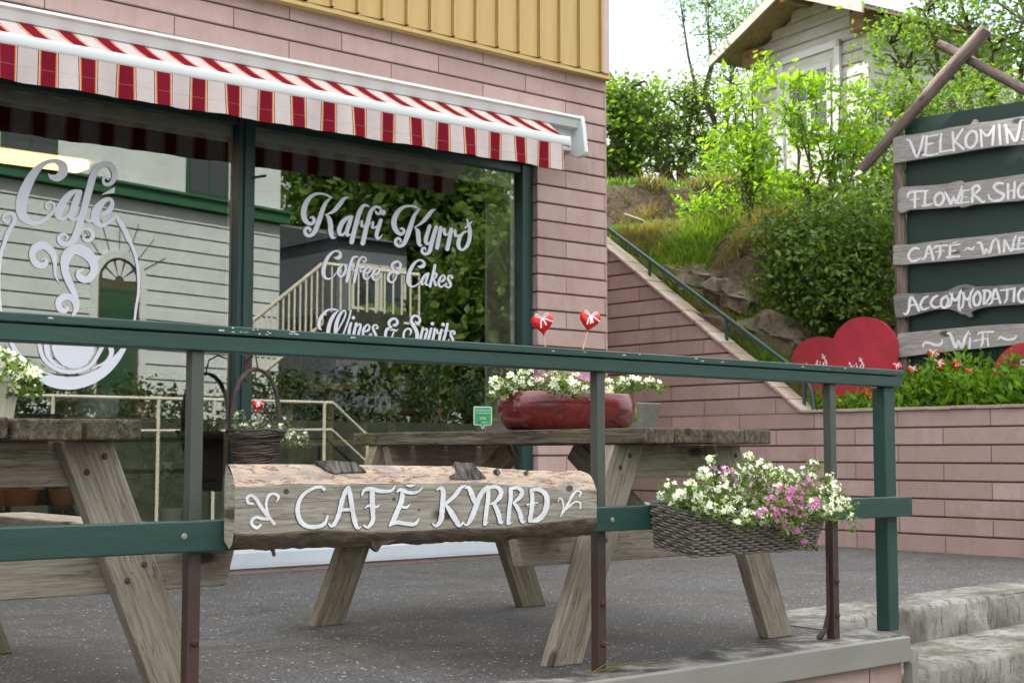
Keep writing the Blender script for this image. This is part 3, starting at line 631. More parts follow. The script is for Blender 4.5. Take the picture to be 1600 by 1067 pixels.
b = MB(); b.box((4.095, 7.168, 1.10), (4.118, 7.177, 1.24)); b.build('hinge_plate', M['rust'], cafe)

# ---- awning
b = MB(); pr = [(7.15, 3.00), (7.0, 3.005), (6.955, 2.995), (6.948, 2.978), (6.965, 2.966), (6.972, 2.945), (6.982, 2.918), (7.04, 2.905), (7.05, 2.80), (7.05, 2.77), (7.15, 2.76)]
ax0, ax1 = -1.0, 6.56; k = len(pr)
AT = lambda x: .011 * (x - 6.5)                       # the whole awning dips slightly to the left
vs = [(ax0, y, z + AT(ax0)) for y, z in pr] + [(ax1, y, z) for y, z in pr]
b.add(vs, [(i, (i + 1) % k, k + (i + 1) % k, k + i) for i in range(k)]); aw = b.build('awning', M['white_metal'], cafe, sm=30)
b = MB(); ep = [(7.148, 3.0), (7.0, 3.008), (6.95, 2.998), (6.935, 2.93), (6.91, 2.74), (6.93, 2.715), (6.99, 2.71), (7.1, 2.75), (7.148, 2.76)]; k = len(ep)
b.add([(ax1, y, z) for y, z in ep] + [(ax1 + .035, y, z) for y, z in ep], [tuple(range(k)), tuple(reversed(range(k, 2 * k)))] + [(i, k + i, k + (i + 1) % k, (i + 1) % k) for i in range(k)])
b.build('end_cap', M['white_metal'], aw, sm=30, bevel=.006)
# front bar: rounded profile
b = MB(); n = 14; pb = [(6.60 - .033 + .033 * math.cos(a), 0) for a in [0]]; prf = []
for i in range(n):
    a = 2 * math.pi * i / n; prf.append((6.695 + .015 * math.copysign(abs(math.cos(a)) ** .7, math.cos(a)), 2.722 + .034 * math.copysign(abs(math.sin(a)) ** .8, math.sin(a))))
bx0, bx1 = -1.0, 6.213; BT = lambda x: .009 * (x - 6.2)
b.add([(bx0, y, z + BT(bx0)) for y, z in prf] + [(bx1, y, z) for y, z in prf], [(i, (i + 1) % n, n + (i + 1) % n, n + i) for i in range(n)] + [tuple(reversed(range(n, 2 * n)))]); b.build('front_bar', M['white_metal'], aw, sm=50, bevel=.004)
t = NT('striped_awning_cloth'); se = t.n('ShaderNodeSeparateXYZ'); t.l(t.coord(), se.inputs[0])
u = t.math('FRACT', t.math('DIVIDE', t.math('SUBTRACT', se.outputs[0], 2.641 - .2055 * 20), .2055))
c = t.ramp(u, [(0., (.03, .01, .02)), (.022, (.58, .50, .47)), (.04, (.68, .24, .05)), (.075, (.185, .012, .026)), (.44, (.68, .24, .05)), (.475, (.58, .50, .47)), (.495, (.03, .01, .02)), (.515, (.55, .48, .47))], 'CONSTANT')
nz = t.noise(t.coord((1, 1, 1)), 6, 6, .7); c = t.mix(c, t.ramp(nz, [(.3, .80), (.7, 1.)]), .7, 'MULTIPLY'); fine = t.noise(t.coord((1, 1, 1)), 400, 2)
hz = t.math('LESS_THAN', t.math('ABSOLUTE', t.math('SUBTRACT', se.outputs[2], t.math('ADD', 2.556, t.math('MULTIPLY', se.outputs[0], .0035)))), .0012)
c = t.mix(c, (.30, .22, .20), t.math('MULTIPLY', hz, .5))
d_ = t.n('ShaderNodeBsdfDiffuse'); t.l(c, d_.inputs[0]); tr = t.n('ShaderNodeBsdfTranslucent'); t.l(c, tr.inputs[0]); m = t.n('ShaderNodeMixShader'); m.inputs[0].default_value = .03
t.l(t.bump(fine, .2, .001), d_.inputs['Normal']); t.l(d_.outputs[0], m.inputs[1]); t.l(tr.outputs[0], m.inputs[2]); t.l(m.outputs[0], t.out.inputs['Surface']); M['cloth'] = t.m
b = MB(); nx = 120; rows = [(6.99, 2.914), (6.895, 2.862), (6.80, 2.810), (6.70, 2.752)]; vs = []
for r, (y, z) in enumerate(rows):
    for i in range(nx + 1):
        x = bx0 + (6.18 + (.12 if r == 0 else .08 if r == 1 else .03 if r == 2 else 0) - bx0) * i / nx
        vs.append((x, y, z + AT(x) - .008 * math.sin(math.pi * r / 3)))
b.add(vs, [(r * (nx + 1) + i, r * (nx + 1) + i + 1, (r + 1) * (nx + 1) + i + 1, (r + 1) * (nx + 1) + i) for r in range(3) for i in range(nx)])
b.build('canopy_cloth', M['cloth'], aw, sm=60)
b = MB(); vs = []; nx = 400
for r, z in enumerate((2.703, 2.645, 2.584, 2.525)):
    for i in range(nx + 1):
        x = bx0 + (6.147 - bx0) * i / nx; amp = .011 * r / 3
        vs.append((x, 6.685 + amp * math.sin(x * 15) + .5 * amp * math.sin(x * 37 + 1) - .002 * r, z + BT(x) * 1.2 + .002 * math.sin(x * 9) * (r == 3)))
b.add(vs, [(r * (nx + 1) + i, r * (nx + 1) + i + 1, (r + 1) * (nx + 1) + i + 1, (r + 1) * (nx + 1) + i) for r in range(3) for i in range(nx)])
b.build('valance', M['cloth'], aw, sm=60)

# ---- lettering on the glass (white film, 4 mm proud of the pane so that it doubles in it)
gp = lambda x, y, o: onY(x, y, GL - o)
A_ = (0, 240, 6.67, [
 [(505,212,8),(535,245,50),(600,252,78),(655,200,98),(650,130,98),(600,88,62),(540,80,44),(450,112,56),(360,200,85),(290,320,105),(240,440,116),(218,560,112),(240,655,95),(310,712,62),(390,724,42),(460,692,38),(530,632,34),(567,580,30),(560,528,26),(525,506,26),(486,522,26),(478,560,24),(503,580,20),(516,560,14)],
 [(850,398,18),(790,392,34),(735,420,60),(675,485,78),(628,570,86),(606,640,74),(630,680,36),(680,676,36),(725,620,22)],
 [(828,405,60),(795,490,74),(765,580,74),(742,650,66),(755,690,36),(800,680,28),(835,640,22)],
 [(1128,272,16),(1112,250,24),(1080,262,26),(1085,312,34),(1140,322,40),(1188,270,52),(1190,185,60),(1145,122,66),(1080,112,62),(1015,150,68),(972,230,74),(940,340,74),(905,470,74),(875,590,74),(840,700,74),(812,800,78),(772,890,74),(710,942,52),(645,938,52),(612,890,44),(632,850,34),(680,845,28),(703,872,20),(685,905,14)],
 [(842,805,12),(895,788,26),(955,810,40),(965,870,44),(925,908,38),(878,898,28),(868,865,20),(900,852,12)],
 [(905,690,34),(940,708,34),(975,670,34)],
 [(1050,640,24),(1130,600,56),(1170,530,46),(1150,478,36),(1085,495,56),(1015,575,84),(990,660,88),(1012,725,66),(1065,750,42),(1125,722,36),(1175,680,32),(1215,660,38),(1252,715,50),(1300,800,54),(1345,900,56)],
 [(100,700,14),(62,718,22),(32,682,28),(55,635,30),(110,625,36),(152,665,45),(140,730,45),(98,800,44),(58,900,40),(22,1000,38),(0,1065,36)],
 ['fill',(1195,350),(1195,412),(1052,432)]])
B_ = (0, 360, 4.104, [
 [(795,0,26),(855,120,21),(883,240,18),(889,380,17),(872,500,16),(862,580,14),(845,640,18),(800,745,28),(740,830,50),(660,905,66),(560,958,76),(450,980,80),(330,962,78),(220,900,62),(130,820,44),(72,720,24),(32,620,16),(10,530,14),(0,430,14),(-6,330,15),(0,220,16),(20,100,18),(48,10,22)],
 [(388,346,4),(355,290,14),(352,210,26),(335,142,46),(280,97,50),(222,117,52),(206,170,36),(235,215,44),(277,225,40),(298,203,28),(290,182,14),(265,188,6)],
 [(460,555,16),(498,500,18),(488,430,30),(452,350,44),(418,260,48),(422,175,64),(470,125,62),(535,135,74),(592,190,62),(604,260,50),(560,314,46),(512,302,42),(502,267,28),(532,250,12)],
 [(458,558,8),(485,500,28),(470,442,40),(420,424,40),(377,452,40),(382,502,38),(420,514,32),(433,495,18),(412,485,6)],
 [(248,715,24),(272,805,26),(332,872,24),(420,906,24),(510,900,24),(582,862,22),(632,790,26),(658,735,30)],
 [(296,722,36),(308,800,30),(355,858,20),(415,884,8)],
 ['fill',(330,722),(606,728),(600,790),(560,850),(510,882),(455,885),(400,865),(350,810),(332,760)],
 [(705,730,34),(715,788,30),(678,845,22),(590,884,8)]])
C_L = (460, 290, 9.7, [
 [(228,495,8),(268,478,34),(300,520,50),(275,573,50),(212,572,58),(152,500,80),(142,390,86),(180,260,76),(260,162,54),(350,125,38),(450,132,34),(530,165,30),(572,185,14)],
 [(550,188,22),(480,262,52),(430,362,66),(392,480,74),(350,600,74),(300,710,64),(232,762,48),(172,735,54),(160,672,48),(205,640,46),(245,672,32),(222,706,12)],
 [(822,178,6),(752,202,52),(682,290,68),(602,382,56),(520,428,28),(460,438,8)],
 [(478,440,20),(525,500,66),(548,600,74),(552,700,74),(578,785,52),(630,790,10)],
 [(888,470,16),(820,482,46),(735,552,70),(682,660,72),(688,735,52),(738,742,34),(790,670,20)],
 [(862,480,54),(832,580,64),(798,690,64),(802,752,42),(850,740,20)],
 [(1140,328,10),(1098,302,36),(1042,312,50),(988,400,70),(952,520,70),(915,660,70),(868,858,70)],
 [(970,590,10),(1025,528,16),(1022,612,48),(1062,610,26)],
 [(1225,372,10),(1250,420,40),(1300,420,40),(1302,345,36),(1230,325,45),(1162,390,60),(1122,520,70),(1080,680,70),(1036,875,70)],
 [(1140,590,10),(1195,545,16),(1185,632,46),(1222,635,30),(1262,608,24)],
 [(1345,410,44)], [(1310,528,58),(1275,640,62),(1246,740,60),(1262,800,46),(1308,782,22),(1335,738,8)]])
D_L = (600, 300, 9.7, [
 [(238,570,8),(272,550,34),(304,592,46),(270,640,48),(212,618,60),(162,540,76),(152,440,82),(192,330,70),(270,247,52),(360,215,36),(460,225,34),(552,268,10)],
 [(525,272,22),(468,345,50),(427,450,66),(390,560,74),(350,680,74),(300,788,58),(236,822,48),(182,790,50),(180,728,46),(225,705,42),(258,745,28),(232,775,8)],
 [(785,265,6),(722,292,52),(652,380,64),(580,460,46),(492,522,18),(448,530,6)],
 [(475,545,20),(512,595,64),(522,690,66),(528,772,60),(555,815,38),(584,800,8)],
 [(692,520,58),(655,640,60),(632,735,60),(655,792,38),(700,755,20)],
 [(792,535,58),(752,660,64),(715,800,64),(690,900,58),(630,942,42),(578,908,42),(588,855,38),(625,852,26),(632,890,12)],
 [(860,545,58),(835,680,62),(805,845,62)], [(885,590,20),(920,552,24),(918,632,48),(962,648,26),(990,600,14)],
 [(1020,568,58),(995,700,62),(960,865,62)], [(1045,610,20),(1085,574,24),(1080,652,48),(1115,668,34),(1152,640,10)],
 [(1262,600,22),(1200,622,38),(1138,720,58),(1132,830,56),(1190,878,34),(1260,815,52),(1298,700,60),(1300,580,58),(1280,490,48),(1255,410,14)],
 [(1232,540,24),(1335,452,24)]])
E_L = (490, 380, 13.33, [
 [(418,290,6),(470,312,58),(540,288,84),(560,222,56),(508,168,42),(430,172,38),(340,242,60),(262,360,76),(217,500,86),(204,620,84),(228,705,66),(292,744,38),(370,725,30),(440,662,24),(492,588,16)],
 [(612,446,24),(540,515,60),(512,620,56),(560,700,32),(635,640,58),(674,520,52),(640,448,28)],
 [(940,300,10),(890,282,38),(820,312,54),(772,420,60),(735,560,60),(688,795,60)], [(765,575,14),(822,495,18),(830,572,38),(880,560,26)],
 [(1022,345,10),(1048,392,38),(1092,352,36),(1068,297,30),(1000,297,38),(942,370,54),(910,480,60),(880,620,60),(845,808,60)], [(930,590,14),(975,508,18),(978,592,36),(1040,570,22)],
 [(1055,632,14),(1145,612,46),(1182,542,42),(1150,492,28),(1082,542,54),(1046,640,60),(1062,728,48),(1120,744,32),(1180,690,24),(1210,640,14)],
 [(1240,652,14),(1328,632,46),(1368,562,42),(1335,517,28),(1268,567,54),(1232,670,60),(1250,748,48),(1310,764,32),(1370,700,24),(1400,610,12)]])
F_L = (600, 390, 13.33, [
 [(245,375,8),(282,395,50),(330,370,60),(345,310,54),(300,256,42),(222,266,54),(166,330,60),(176,400,48),(240,432,12)], [(225,440,24),(132,482,58),(86,570,60),(102,652,52),(170,680,38),(232,620,36),(262,540,32),(290,500,24)], [(180,492,10),(260,490,42),(320,492,36),(362,462,6)],
 [(700,335,6),(750,362,58),(820,338,78),(838,280,54),(790,227,42),(710,227,38),(630,292,60),(560,400,72),(516,530,80),(504,650,80),(532,740,58),(600,770,38),(670,745,30),(740,680,26),(785,610,14)],
 [(945,488,16),(880,512,46),(812,600,60),(782,688,54),(802,728,32),(850,690,18)], [(925,500,48),(895,600,54),(870,705,50),(905,742,28),(945,710,14)],
 [(1062,330,58),(1020,520,60),(958,762,60)], [(1005,590,14),(1065,495,34),(1098,525,46),(1062,598,36),(1020,620,16)], [(1030,612,24),(1060,680,52),(1076,748,42),(1120,715,14)],
 [(1148,672,14),(1228,650,46),(1268,582,40),(1235,532,28),(1172,590,50),(1140,690,54),(1166,768,42),(1222,768,28),(1282,715,18)],
 [(1378,592,10),(1420,592,38),(1410,547,30),(1352,547,38),(1332,610,48),(1370,680,54),(1390,748,48),(1340,788,38),(1288,758,34),(1295,708,30),(1330,735,8)]])
G_L = (490, 470, 13.33, [
 [(172,608,10),(122,562,58),(112,460,66),(160,330,60),(250,222,48),(350,176,34),(450,182,32),(532,212,8)], [(502,215,22),(422,300,64),(352,430,76),(312,580,80),(305,700,78),(335,790,54),(400,785,36),(450,720,30)],
 [(480,660,24),(600,440,34),(662,300,34),(662,222,34),(625,205,36),(562,270,56),(492,420,76),(462,580,80),(465,720,74),(520,790,44),(610,700,34),(680,530,38),(742,350,38),(776,200,34)],
 [(828,352,38)], [(780,462,48),(750,580,58),(735,700,58),(775,760,34)], [(890,470,52),(852,620,58),(820,760,58)], [(905,530,16),(958,482,38),(982,530,48),(948,640,54),(932,730,46),(990,740,20)],
 [(1038,642,14),(1128,620,46),(1164,542,40),(1130,492,28),(1066,550,50),(1030,650,54),(1046,738,46),(1120,760,28),(1182,680,18)],
 [(1288,572,10),(1330,570,38),(1320,512,32),(1256,512,38),(1236,570,48),(1270,655,54),(1298,730,48),(1240,788,38),(1190,750,34),(1212,690,26)]])
H_L = (600, 480, 13.33, [
 [(180,355,8),(215,378,50),(265,350,60),(280,300,54),(240,242,42),(166,247,54),(107,310,60),(116,380,48),(175,412,12)], [(160,420,24),(72,452,58),(32,540,60),(42,640,52),(102,680,38),(162,620,36),(200,520,32)], [(112,480,10),(190,470,42),(250,488,36),(300,452,6)],
 [(648,288,8),(690,332,48),(742,300,58),(734,222,48),(670,178,42),(602,192,54),(567,270,60),(602,370,70),(660,460,76),(690,570,76),(670,680,68),(600,740,46),(500,740,38),(430,680,44),(407,590,44),(432,492,44),(500,444,38),(556,470,48),(560,530,36),(530,588,8)],
 [(812,430,46),(780,560,56),(742,720,56),(712,850,56)], [(822,490,16),(878,446,38),(898,490,48),(862,610,54),(840,700,46),(800,720,14)],
 [(1010,343,38)], [(985,445,50),(950,570,56),(922,690,52),(962,720,20)], [(1060,450,48),(1035,590,56),(1000,730,56)], [(1075,505,18),(1110,458,22),(1112,545,42),(1152,530,18)],
 [(1230,360,38)], [(1200,470,50),(1165,600,56),(1152,700,50),(1190,730,20)], [(1322,350,52),(1282,540,56),(1242,700,52),(1282,725,20)], [(1240,490,20),(1360,490,20)],
 [(1420,532,10),(1465,560,38),(1465,502,36),(1402,502,38),(1387,570,46),(1420,640,52),(1438,708,46),(1390,745,34),(1338,725,32),(1352,668,22)]])
paint_strokes('cafe_cup_lettering', [A_, B_], gp, M['vinyl'], winL, off=.005)
for nm_, cr_ in (('shop_name_lettering', [C_L, D_L]), ('coffee_lettering', [E_L, F_L]), ('wine_lettering', [G_L, H_L])): paint_strokes(nm_, cr_, gp, M['vinyl'], winR, off=.005)
# green recommendation sticker
K2 = (730, 620, 17.78, [['fill',(205,262),(655,270),(688,300),(688,750),(655,790),(490,790),(455,885),(405,885),(370,790),(205,785),(178,750),(178,300)]])
K3 = (730, 620, 17.78, [['fill',(215,292),(645,298),(662,320),(662,745),(640,768),(475,768),(440,868),(418,868),(388,768),(222,762),(205,740),(205,320)]])
st = paint_strokes('sticker', [K2], gp, M['sticker_edge'], winR, off=.002); stt = lambda o: None
s3 = paint_strokes('sticker_face', [K3], gp, M['sticker'], winR, off=.0032)
def small_text(body, x0, y0, x1, y1, plane, off, k, mat, name, parent, bold=False):
    """block capitals from short strokes in a 3x4 cell"""
    G = {'R':'a0a4 a0c0 c0c2 c2a2 b2c4','E':'a0a4 a0c0 a2b2 a4c4','C':'c0a0 a0a4 a4c4','O':'a0c0 c0c4 c4a4 a4a0','M':'a4a0 a0b2 b2c0 c0c4','N':'a4a0 a0c4 c4c0','D':'a0b0 b0c1 c1c3 c3b4 b4a4 a4a0',
         'T':'a0c0 b0b4','I':'b0b4','P':'a0a4 a0c0 c0c2 c2a2','A':'a4b0 b0c4 a3c3','V':'a0b4 b4c0','S':'c0a0 a0a2 a2c2 c2c4 c4a4','U':'a0a4 a4c4 c4c0','L':'a0a4 a4c4','G':'c0a0 a0a4 a4c4 c4c2 c2b2'}
    n = len(body); cw = (x1 - x0) / n; out = []
    for i, ch in enumerate(body):
        if ch == ' ': continue
        for sg in G[ch].split():
            p = []
            for q in (sg[:2], sg[2:]):
                fx = 'abc'.index(q[0]) / 2; fy = int(q[1]) / 4; p.append((x0 + cw * (i + .12 + .72 * fx), y0 + (y1 - y0) * fy, (6 if bold else 4)))
            out.append(p)
    return out
T1 = small_text('RECOMMENDED', 235, 350, 635, 400, 0, 0, 0, 0, 0, 0, True) + small_text('ON', 235, 435, 300, 460, 0, 0, 0, 0, 0, 0) + [[(310, 448, 16), (625, 452, 16)]] + [[(385, 708, 14), (550, 712, 14)]]
s4 = paint_strokes('sticker_lettering', [(730, 620, 17.78, T1 + [[(390, 590, 38)], [(482, 590, 38)], [(436, 545, 16)]])], gp, M['sticker_edge'], winR, off=.0045, caps=False)
s5 = paint_strokes('sticker_emblem', [(730, 620, 17.78, [[(392, 590, 20)], [(480, 590, 20)], [(360, 545, 14), (436, 520, 16), (515, 545, 14)], [(310, 705, 26), (370, 705, 26)], ])], gp, M['blackplastic'], winR, off=.0060, caps=False)

# ================================================================== RETAINING WALL and handrail
rw = empty('retaining_wall', (8.62, 6, 0), 'pink block retaining wall with tiled coping rising beside the slope on the right', 'retaining wall')
yb = [M['brick_y'] if False else brick_mat('pink_block_side', PINK, 'Y', .116, x0=.385, length=.73, h=.124), M['groove']]
b = MB(); rh = .124; z = -.05; k = 0
zs = [-.05] + [.116 + rh * i for i in range(8)] ; zs = [z for z in zs if z < .985] + [.985]
def crow(b, y0, y1, a, c, top=None, x=8.62):
    pr = [(0.012, a), (0.012, a + .0065), (0.002, a + .009), (-.001, a + .014), (0.001, c - .006), (0.004, c)]
    for i in range(len(pr) - 1):
        (d0, z0_), (d1, z1_) = pr[i], pr[i + 1]
        e0, e1 = (y1(z0_), y1(z1_)) if callable(y1) else (y1, y1); s0, s1 = (y0(z0_), y0(z1_)) if callable(y0) else (y0, y0)
        b.add([(x + d0, s0, z0_), (x + d0, e0, z0_), (x + d1, e1, z1_), (x + d1, s1, z1_)], [(0, 3, 2, 1)], 1 if i == 0 else 0)
for i in range(len(zs) - 1): crow(b, 3.9, 11.0, zs[i], zs[i + 1])
z = .985
while z < 3.0:
    f = lambda zz: 6.70 + (zz - .985) / .707
    crow(b, f, 11.0, z, z + rh); z += rh
b.build('wall', yb, rw)
b = MB(); b.box((8.635, 3.9, -.9), (8.80, 6.75, .98)); b.add([(8.635, 6.75, 0), (8.80, 6.75, 0), (8.80, 11, 0), (8.635, 11, 0), (8.635, 6.75, .98), (8.80, 6.75, .98), (8.80, 9.5, 2.93), (8.635, 9.5, 2.93), (8.635, 11, 2.93), (8.80, 11, 2.93)], [(4, 5, 6, 7), (7, 6, 9, 8), (1, 2, 9, 6, 5)]); b.build('core', M['concrete'], rw)
t = NT('coping_tiles'); n = t.noise(t.coord(), 5, 7, .7); g = t.n('ShaderNodeNewGeometry'); c = t.mix(t.ramp(n, [(.3, (.24, .17, .13)), (.6, (.38, .29, .23)), (.8, (.48, .40, .34))]), (.9, .85, .8), t.math('MULTIPLY', g.outputs['Random Per Island'], .18)); M['coping'] = t.pbr(c, .85, t.bump(n, .5, .004))
b = MB()
def tile(b, y0, z0, y1, z1, x0=8.600, x1=8.80, th=.022):
    d = Vector((0, y1 - y0, z1 - z0)); L = d.length; d.normalize(); nn = Vector((0, -d.z, d.y)); g_ = .003 + rnd.uniform(0, .002); j = rnd.uniform(-.002, .002)
    P0 = Vector((0, y0, z0)) + d * g_ + nn * j; P1 = Vector((0, y1, z1)) - d * g_ + nn * (j + rnd.uniform(-.0015, .0015))
    vs = []
    for x in (x0 + rnd.uniform(-.003, .003), x1):
        vs += [Vector((x, 0, 0)) + P0, Vector((x, 0, 0)) + P1, Vector((x, 0, 0)) + P1 + nn * th, Vector((x, 0, 0)) + P0 + nn * th]
    b.add(vs, [(0, 1, 2, 3), (7, 6, 5, 4), (0, 4, 5, 1), (3, 2, 6, 7), (0, 3, 7, 4), (1, 5, 6, 2)])
y = 3.9
while y < 6.60: tile(b, y, .987, min(y + .19, 6.70), .987); y += .19
y = 6.70
while y < 9.3: tile(b, y, .987 + (y - 6.70) * .707, y + .135, .987 + (y + .135 - 6.70) * .707); y += .135
b.build('coping', M['coping'], rw, bevel=.003)
hr = empty('handrail', (8.72, 7.6, 1.6), 'thin dark green metal handrail sloping down above the tiled wall', 'handrail')
b = MB(); p0, p1 = onX(1243, 577, 8.72), onX(947, 355, 8.72); p0 += (p0 - p1) * .02; p1 += (p1 - p0) * .2; b.tube([p0, p1], .019, 8); b.build('rail', M['green'], hr, sm=60)
for (x, y) in ((1015, 408), (1135, 497), (1256, 587)):
    p = onX(x, y, 8.72); zb = .99 + max(0, p.y - 6.70) * .707; MB().tube([p, (8.72, p.y, min(zb, p.z - .1))], .014, 8).build('post', M['green'], hr)
b = MB(); q = onX(1252, 585, 8.72); b.tube([q, q + Vector((0, -.06, -.05)), q + Vector((0, -.10, -.16)), q + Vector((0, -.12, -.34))], .018, 8); b.build('bent_foot', M['green'], hr, sm=60)

# ================================================================== RAILING round the terrace
YR = 3.225
rl = empty('terrace_railing', (3, YR, 0), 'dark green wooden railing on thin rusty steel posts along the terrace edge', 'railing')
def gbox(nm, lo, hi, mat, par, bevel=.003): 
    c = [(a + d) / 2 for a, d in zip(lo, hi)]; mw = Matrix.Translation(c); return MB().box(lo, hi).build(nm, mat, par, mw, bevel=bevel)
gbox('top_cap', (-1.5, YR - .036, .984), (4.745, YR + .036, 1.006), M['green'], rl)
gbox('top_rail', (-1.5, YR - .030, .940), (4.738, YR + .028, .981), M['green'], rl, .004)
gbox('lower_rail', (-1.5, YR - .056, .440), (4.750, YR - .019, .517), M['green'], rl, .004)
for i, x in enumerate((1.70, 3.112, 4.31)):
    p = MB(); p.box((x - .017, YR - .017, 0), (x + .017, YR + .017, .939)); po = p.build('post', M['steel'], rl, Matrix.Translation((x, YR, 0)), bevel=.002)
    for zz in (.09, .215):
        bo = MB(); bo.lathe([(0, .010), (.007, .009), (.011, .004), (.012, 0)], (0, 0, 0), 8)
        for j in range(len(bo.v) - 32, len(bo.v)): q = bo.v[j]; bo.v[j] = (x + .002 + q[0], YR - .017 - q[2], zz + q[1])
        bo.build('bolt', M['rust'], po)
    if i == 2:
        s_ = MB(); s_.tube([(x - .023, YR + .004, .30), (x - .023, YR + .004, .10), (x - .033, YR + .01, .04), (x - .058, YR + .02, .006)], [.006, .008, .010, .012], 6, wob=.3); s_.build('stay', M['steel'], rl)
gbox('end_post', (4.642, YR - .014, 0.004), (4.708, YR + .045, .939), M['green'], rl, .004)
for x, y in ((288, 838), (957, 812)):
    c = onY(x, y, YR - .056); b = MB().lathe([(0, .004), (.006, .0035), (.0085, 0)], (0, 0, 0), 10); b.v = [(c.x + q[0], c.y - q[2], c.z + q[1]) for q in b.v]; b.build('screw', M['zinc'], rl)
b = MB()
for k in range(26):                                   # flakes where the paint has lifted from the cap's edge
    x = rnd.uniform(1.25, 4.7); 
    if rnd.random() < .4: x = rnd.uniform(1.75, 2.0)
    w = rnd.uniform(.004, .020); z = rnd.uniform(.990, 1.002); h = rnd.uniform(.0012, .003); y = YR - .0366
    b = MB().add([(x, y, z), (x + w, y, z + rnd.uniform(-.001, .001)), (x + w * .8, y, z + h), (x + w * .2, y, z + h)], [(0, 1, 2, 3)]); b.build('paint_chip', M['paint_white'], rl)

# ================================================================== LOG SIGN on the railing
def cc(ox, oy, k, pts): return [(ox + x / k, oy + y / k) for x, y in pts]
ftop = cc(340, 710, 6.67, [(180,328),(330,334),(480,330),(600,318),(700,306),(850,300),(1000,304),(1267,310)]) + cc(530, 710, 6.67, [(150,303),(600,298),(930,300),(1267,293)]) + cc(720, 710, 6.67, [(150,288),(260,292),(450,312),(700,336),(1000,352),(1100,388),(1200,366),(1390,365)])
fbot = cc(340, 710, 6.67, [(165,815),(330,826),(500,825),(800,800),(1000,788),(1267,786)]) + cc(530, 710, 6.67, [(150,796),(300,802),(600,797),(900,788),(1267,760)]) + cc(720, 710, 6.67, [(150,768),(400,766),(650,745),(830,716),(1000,692),(1200,668),(1400,655)])
stop_ = cc(340, 710, 6.67, [(100,102),(600,100),(1267,104)]) + cc(530, 710, 6.67, [(240,108),(700,116),(1180,122)]) + cc(720, 710, 6.67, [(140,122),(320,138),(450,152),(550,152),(700,168),(1000,166),(1250,168),(1330,200),(1385,300)])
sbot = cc(340, 710, 6.67, [(75,1000),(170,965),(330,985),(500,1000),(620,985),(900,975),(1267,965)]) + cc(530, 710, 6.67, [(150,960),(330,950),(500,940),(650,925),(800,940),(1000,925),(1267,905)]) + cc(720, 710, 6.67, [(150,905),(400,915),(470,890),(600,875),(850,880),(1100,862),(1370,835)])
YF = 3.115
def curve(poly, Y): 
    P_ = [onY(x, y, Y) for x, y in poly]; return np.array([(p.x, p.z) for p in P_])
cf, cb, ct, cs = curve(ftop, YF), curve(fbot, YF), curve(stop_, YF + .038), curve(sbot, YF + .024)
sg = empty('log_sign', (2.4, YF, .45), 'sawn half log with bark edge and white hand painted cafe name on the railing', 'wooden sign')
N = 150; X0, X1 = 1.757, 3.000; xs = np.linspace(X0, X1, N)
zt, zb_, zs_, zk = (np.interp(xs, c[:, 0], c[:, 1]) for c in (cf, cb, ct, cs))
mwL = Matrix.Translation((2.38, YF + .05, .54))
def prof_strip(cols, mat, name, nz=None):
    b = MB(); vs = []; k = len(cols)
    for i in range(N):
        for c in cols: vs.append(c(i))
    b.add(vs, [(i * k + j, i * k + k + j, i * k + k + j + 1, i * k + j + 1) for i in range(N - 1) for j in range(k - 1)])
    return b.build(name, mat, sg, mwL, sm=50)
nn_ = lambda x, s, f=9: noise.noise(Vector((x * f, s, 0)))
endx = lambda i, y: xs[i] - (y - YF) * (.30 if i < 4 else 0)
prof_strip([lambda i: (xs[i], YF, zb_[i]), lambda i: (xs[i], YF, zt[i])], M['wood_face'], 'face')
prof_strip([lambda i: (xs[i], YF, zt[i]), lambda i: (xs[i], YF + .004, zt[i] + .004), lambda i: (xs[i], YF + .012, zt[i] * .72 + zs_[i] * .28 + .010 + .003 * nn_(xs[i], 1)), lambda i: (xs[i], YF + .026, zt[i] * .3 + zs_[i] * .7 + .008 + .003 * nn_(xs[i], 2)),
            lambda i: (xs[i], YF + .038, zs_[i]), lambda i: (xs[i], YF + .046, zs_[i] - .03)], M['stripped'], 'stripped_edge')
prof_strip([lambda i: (xs[i], YF, zb_[i]), lambda i: (xs[i], YF - .004, zb_[i] - .004), lambda i: (xs[i], YF - .002 + .006 * nn_(xs[i], 5, 20), zb_[i] * .65 + zk[i] * .35), lambda i: (xs[i], YF + .006 + .006 * nn_(xs[i], 3, 25), zb_[i] * .3 + zk[i] * .7),
            lambda i: (xs[i], YF + .022, zk[i] + .004 * nn_(xs[i], 4, 40)), lambda i: (xs[i], YF + .044, zk[i] + .02)], M['bark'], 'bark')
b = MB(); bk = [(YF + .046, zs_[0] - .03), (YF + .044, zk[0] + .02)]
for i, s in ((0, -1), (N - 1, 1)):
    x = xs[i]; e = -.004 if s < 0 else .0
    pts = [(x, YF, zb_[i]), (x, YF, zt[i]), (x + e * .4, YF + .012, zt[i] * .72 + zs_[i] * .28 + .01), (x + e, YF + .038, zs_[i]), (x + e, YF + .046, zs_[i] - .03), (x + e, YF + .044, zk[i] + .02), (x + e * .4, YF + .022, zk[i]), (x, YF + .01, zb_[i] * .3 + zk[i] * .7)]
    b.add(pts, [tuple(range(8)) if s < 0 else tuple(reversed(range(8)))])
b.add([(X0, YF + .046, zs_[0] - .03), (X1, YF + .046, zs_[-1] - .03), (X1, YF + .044, zk[-1] + .02), (X0, YF + .044, zk[0] + .02)], [(0, 1, 2, 3)])
b.build('end_grain', M['wood_face'], sg, Matrix.Translation((1.75, YF + .05, .54)) @ Matrix.Rotation(R_(90), 4, 'Z'))
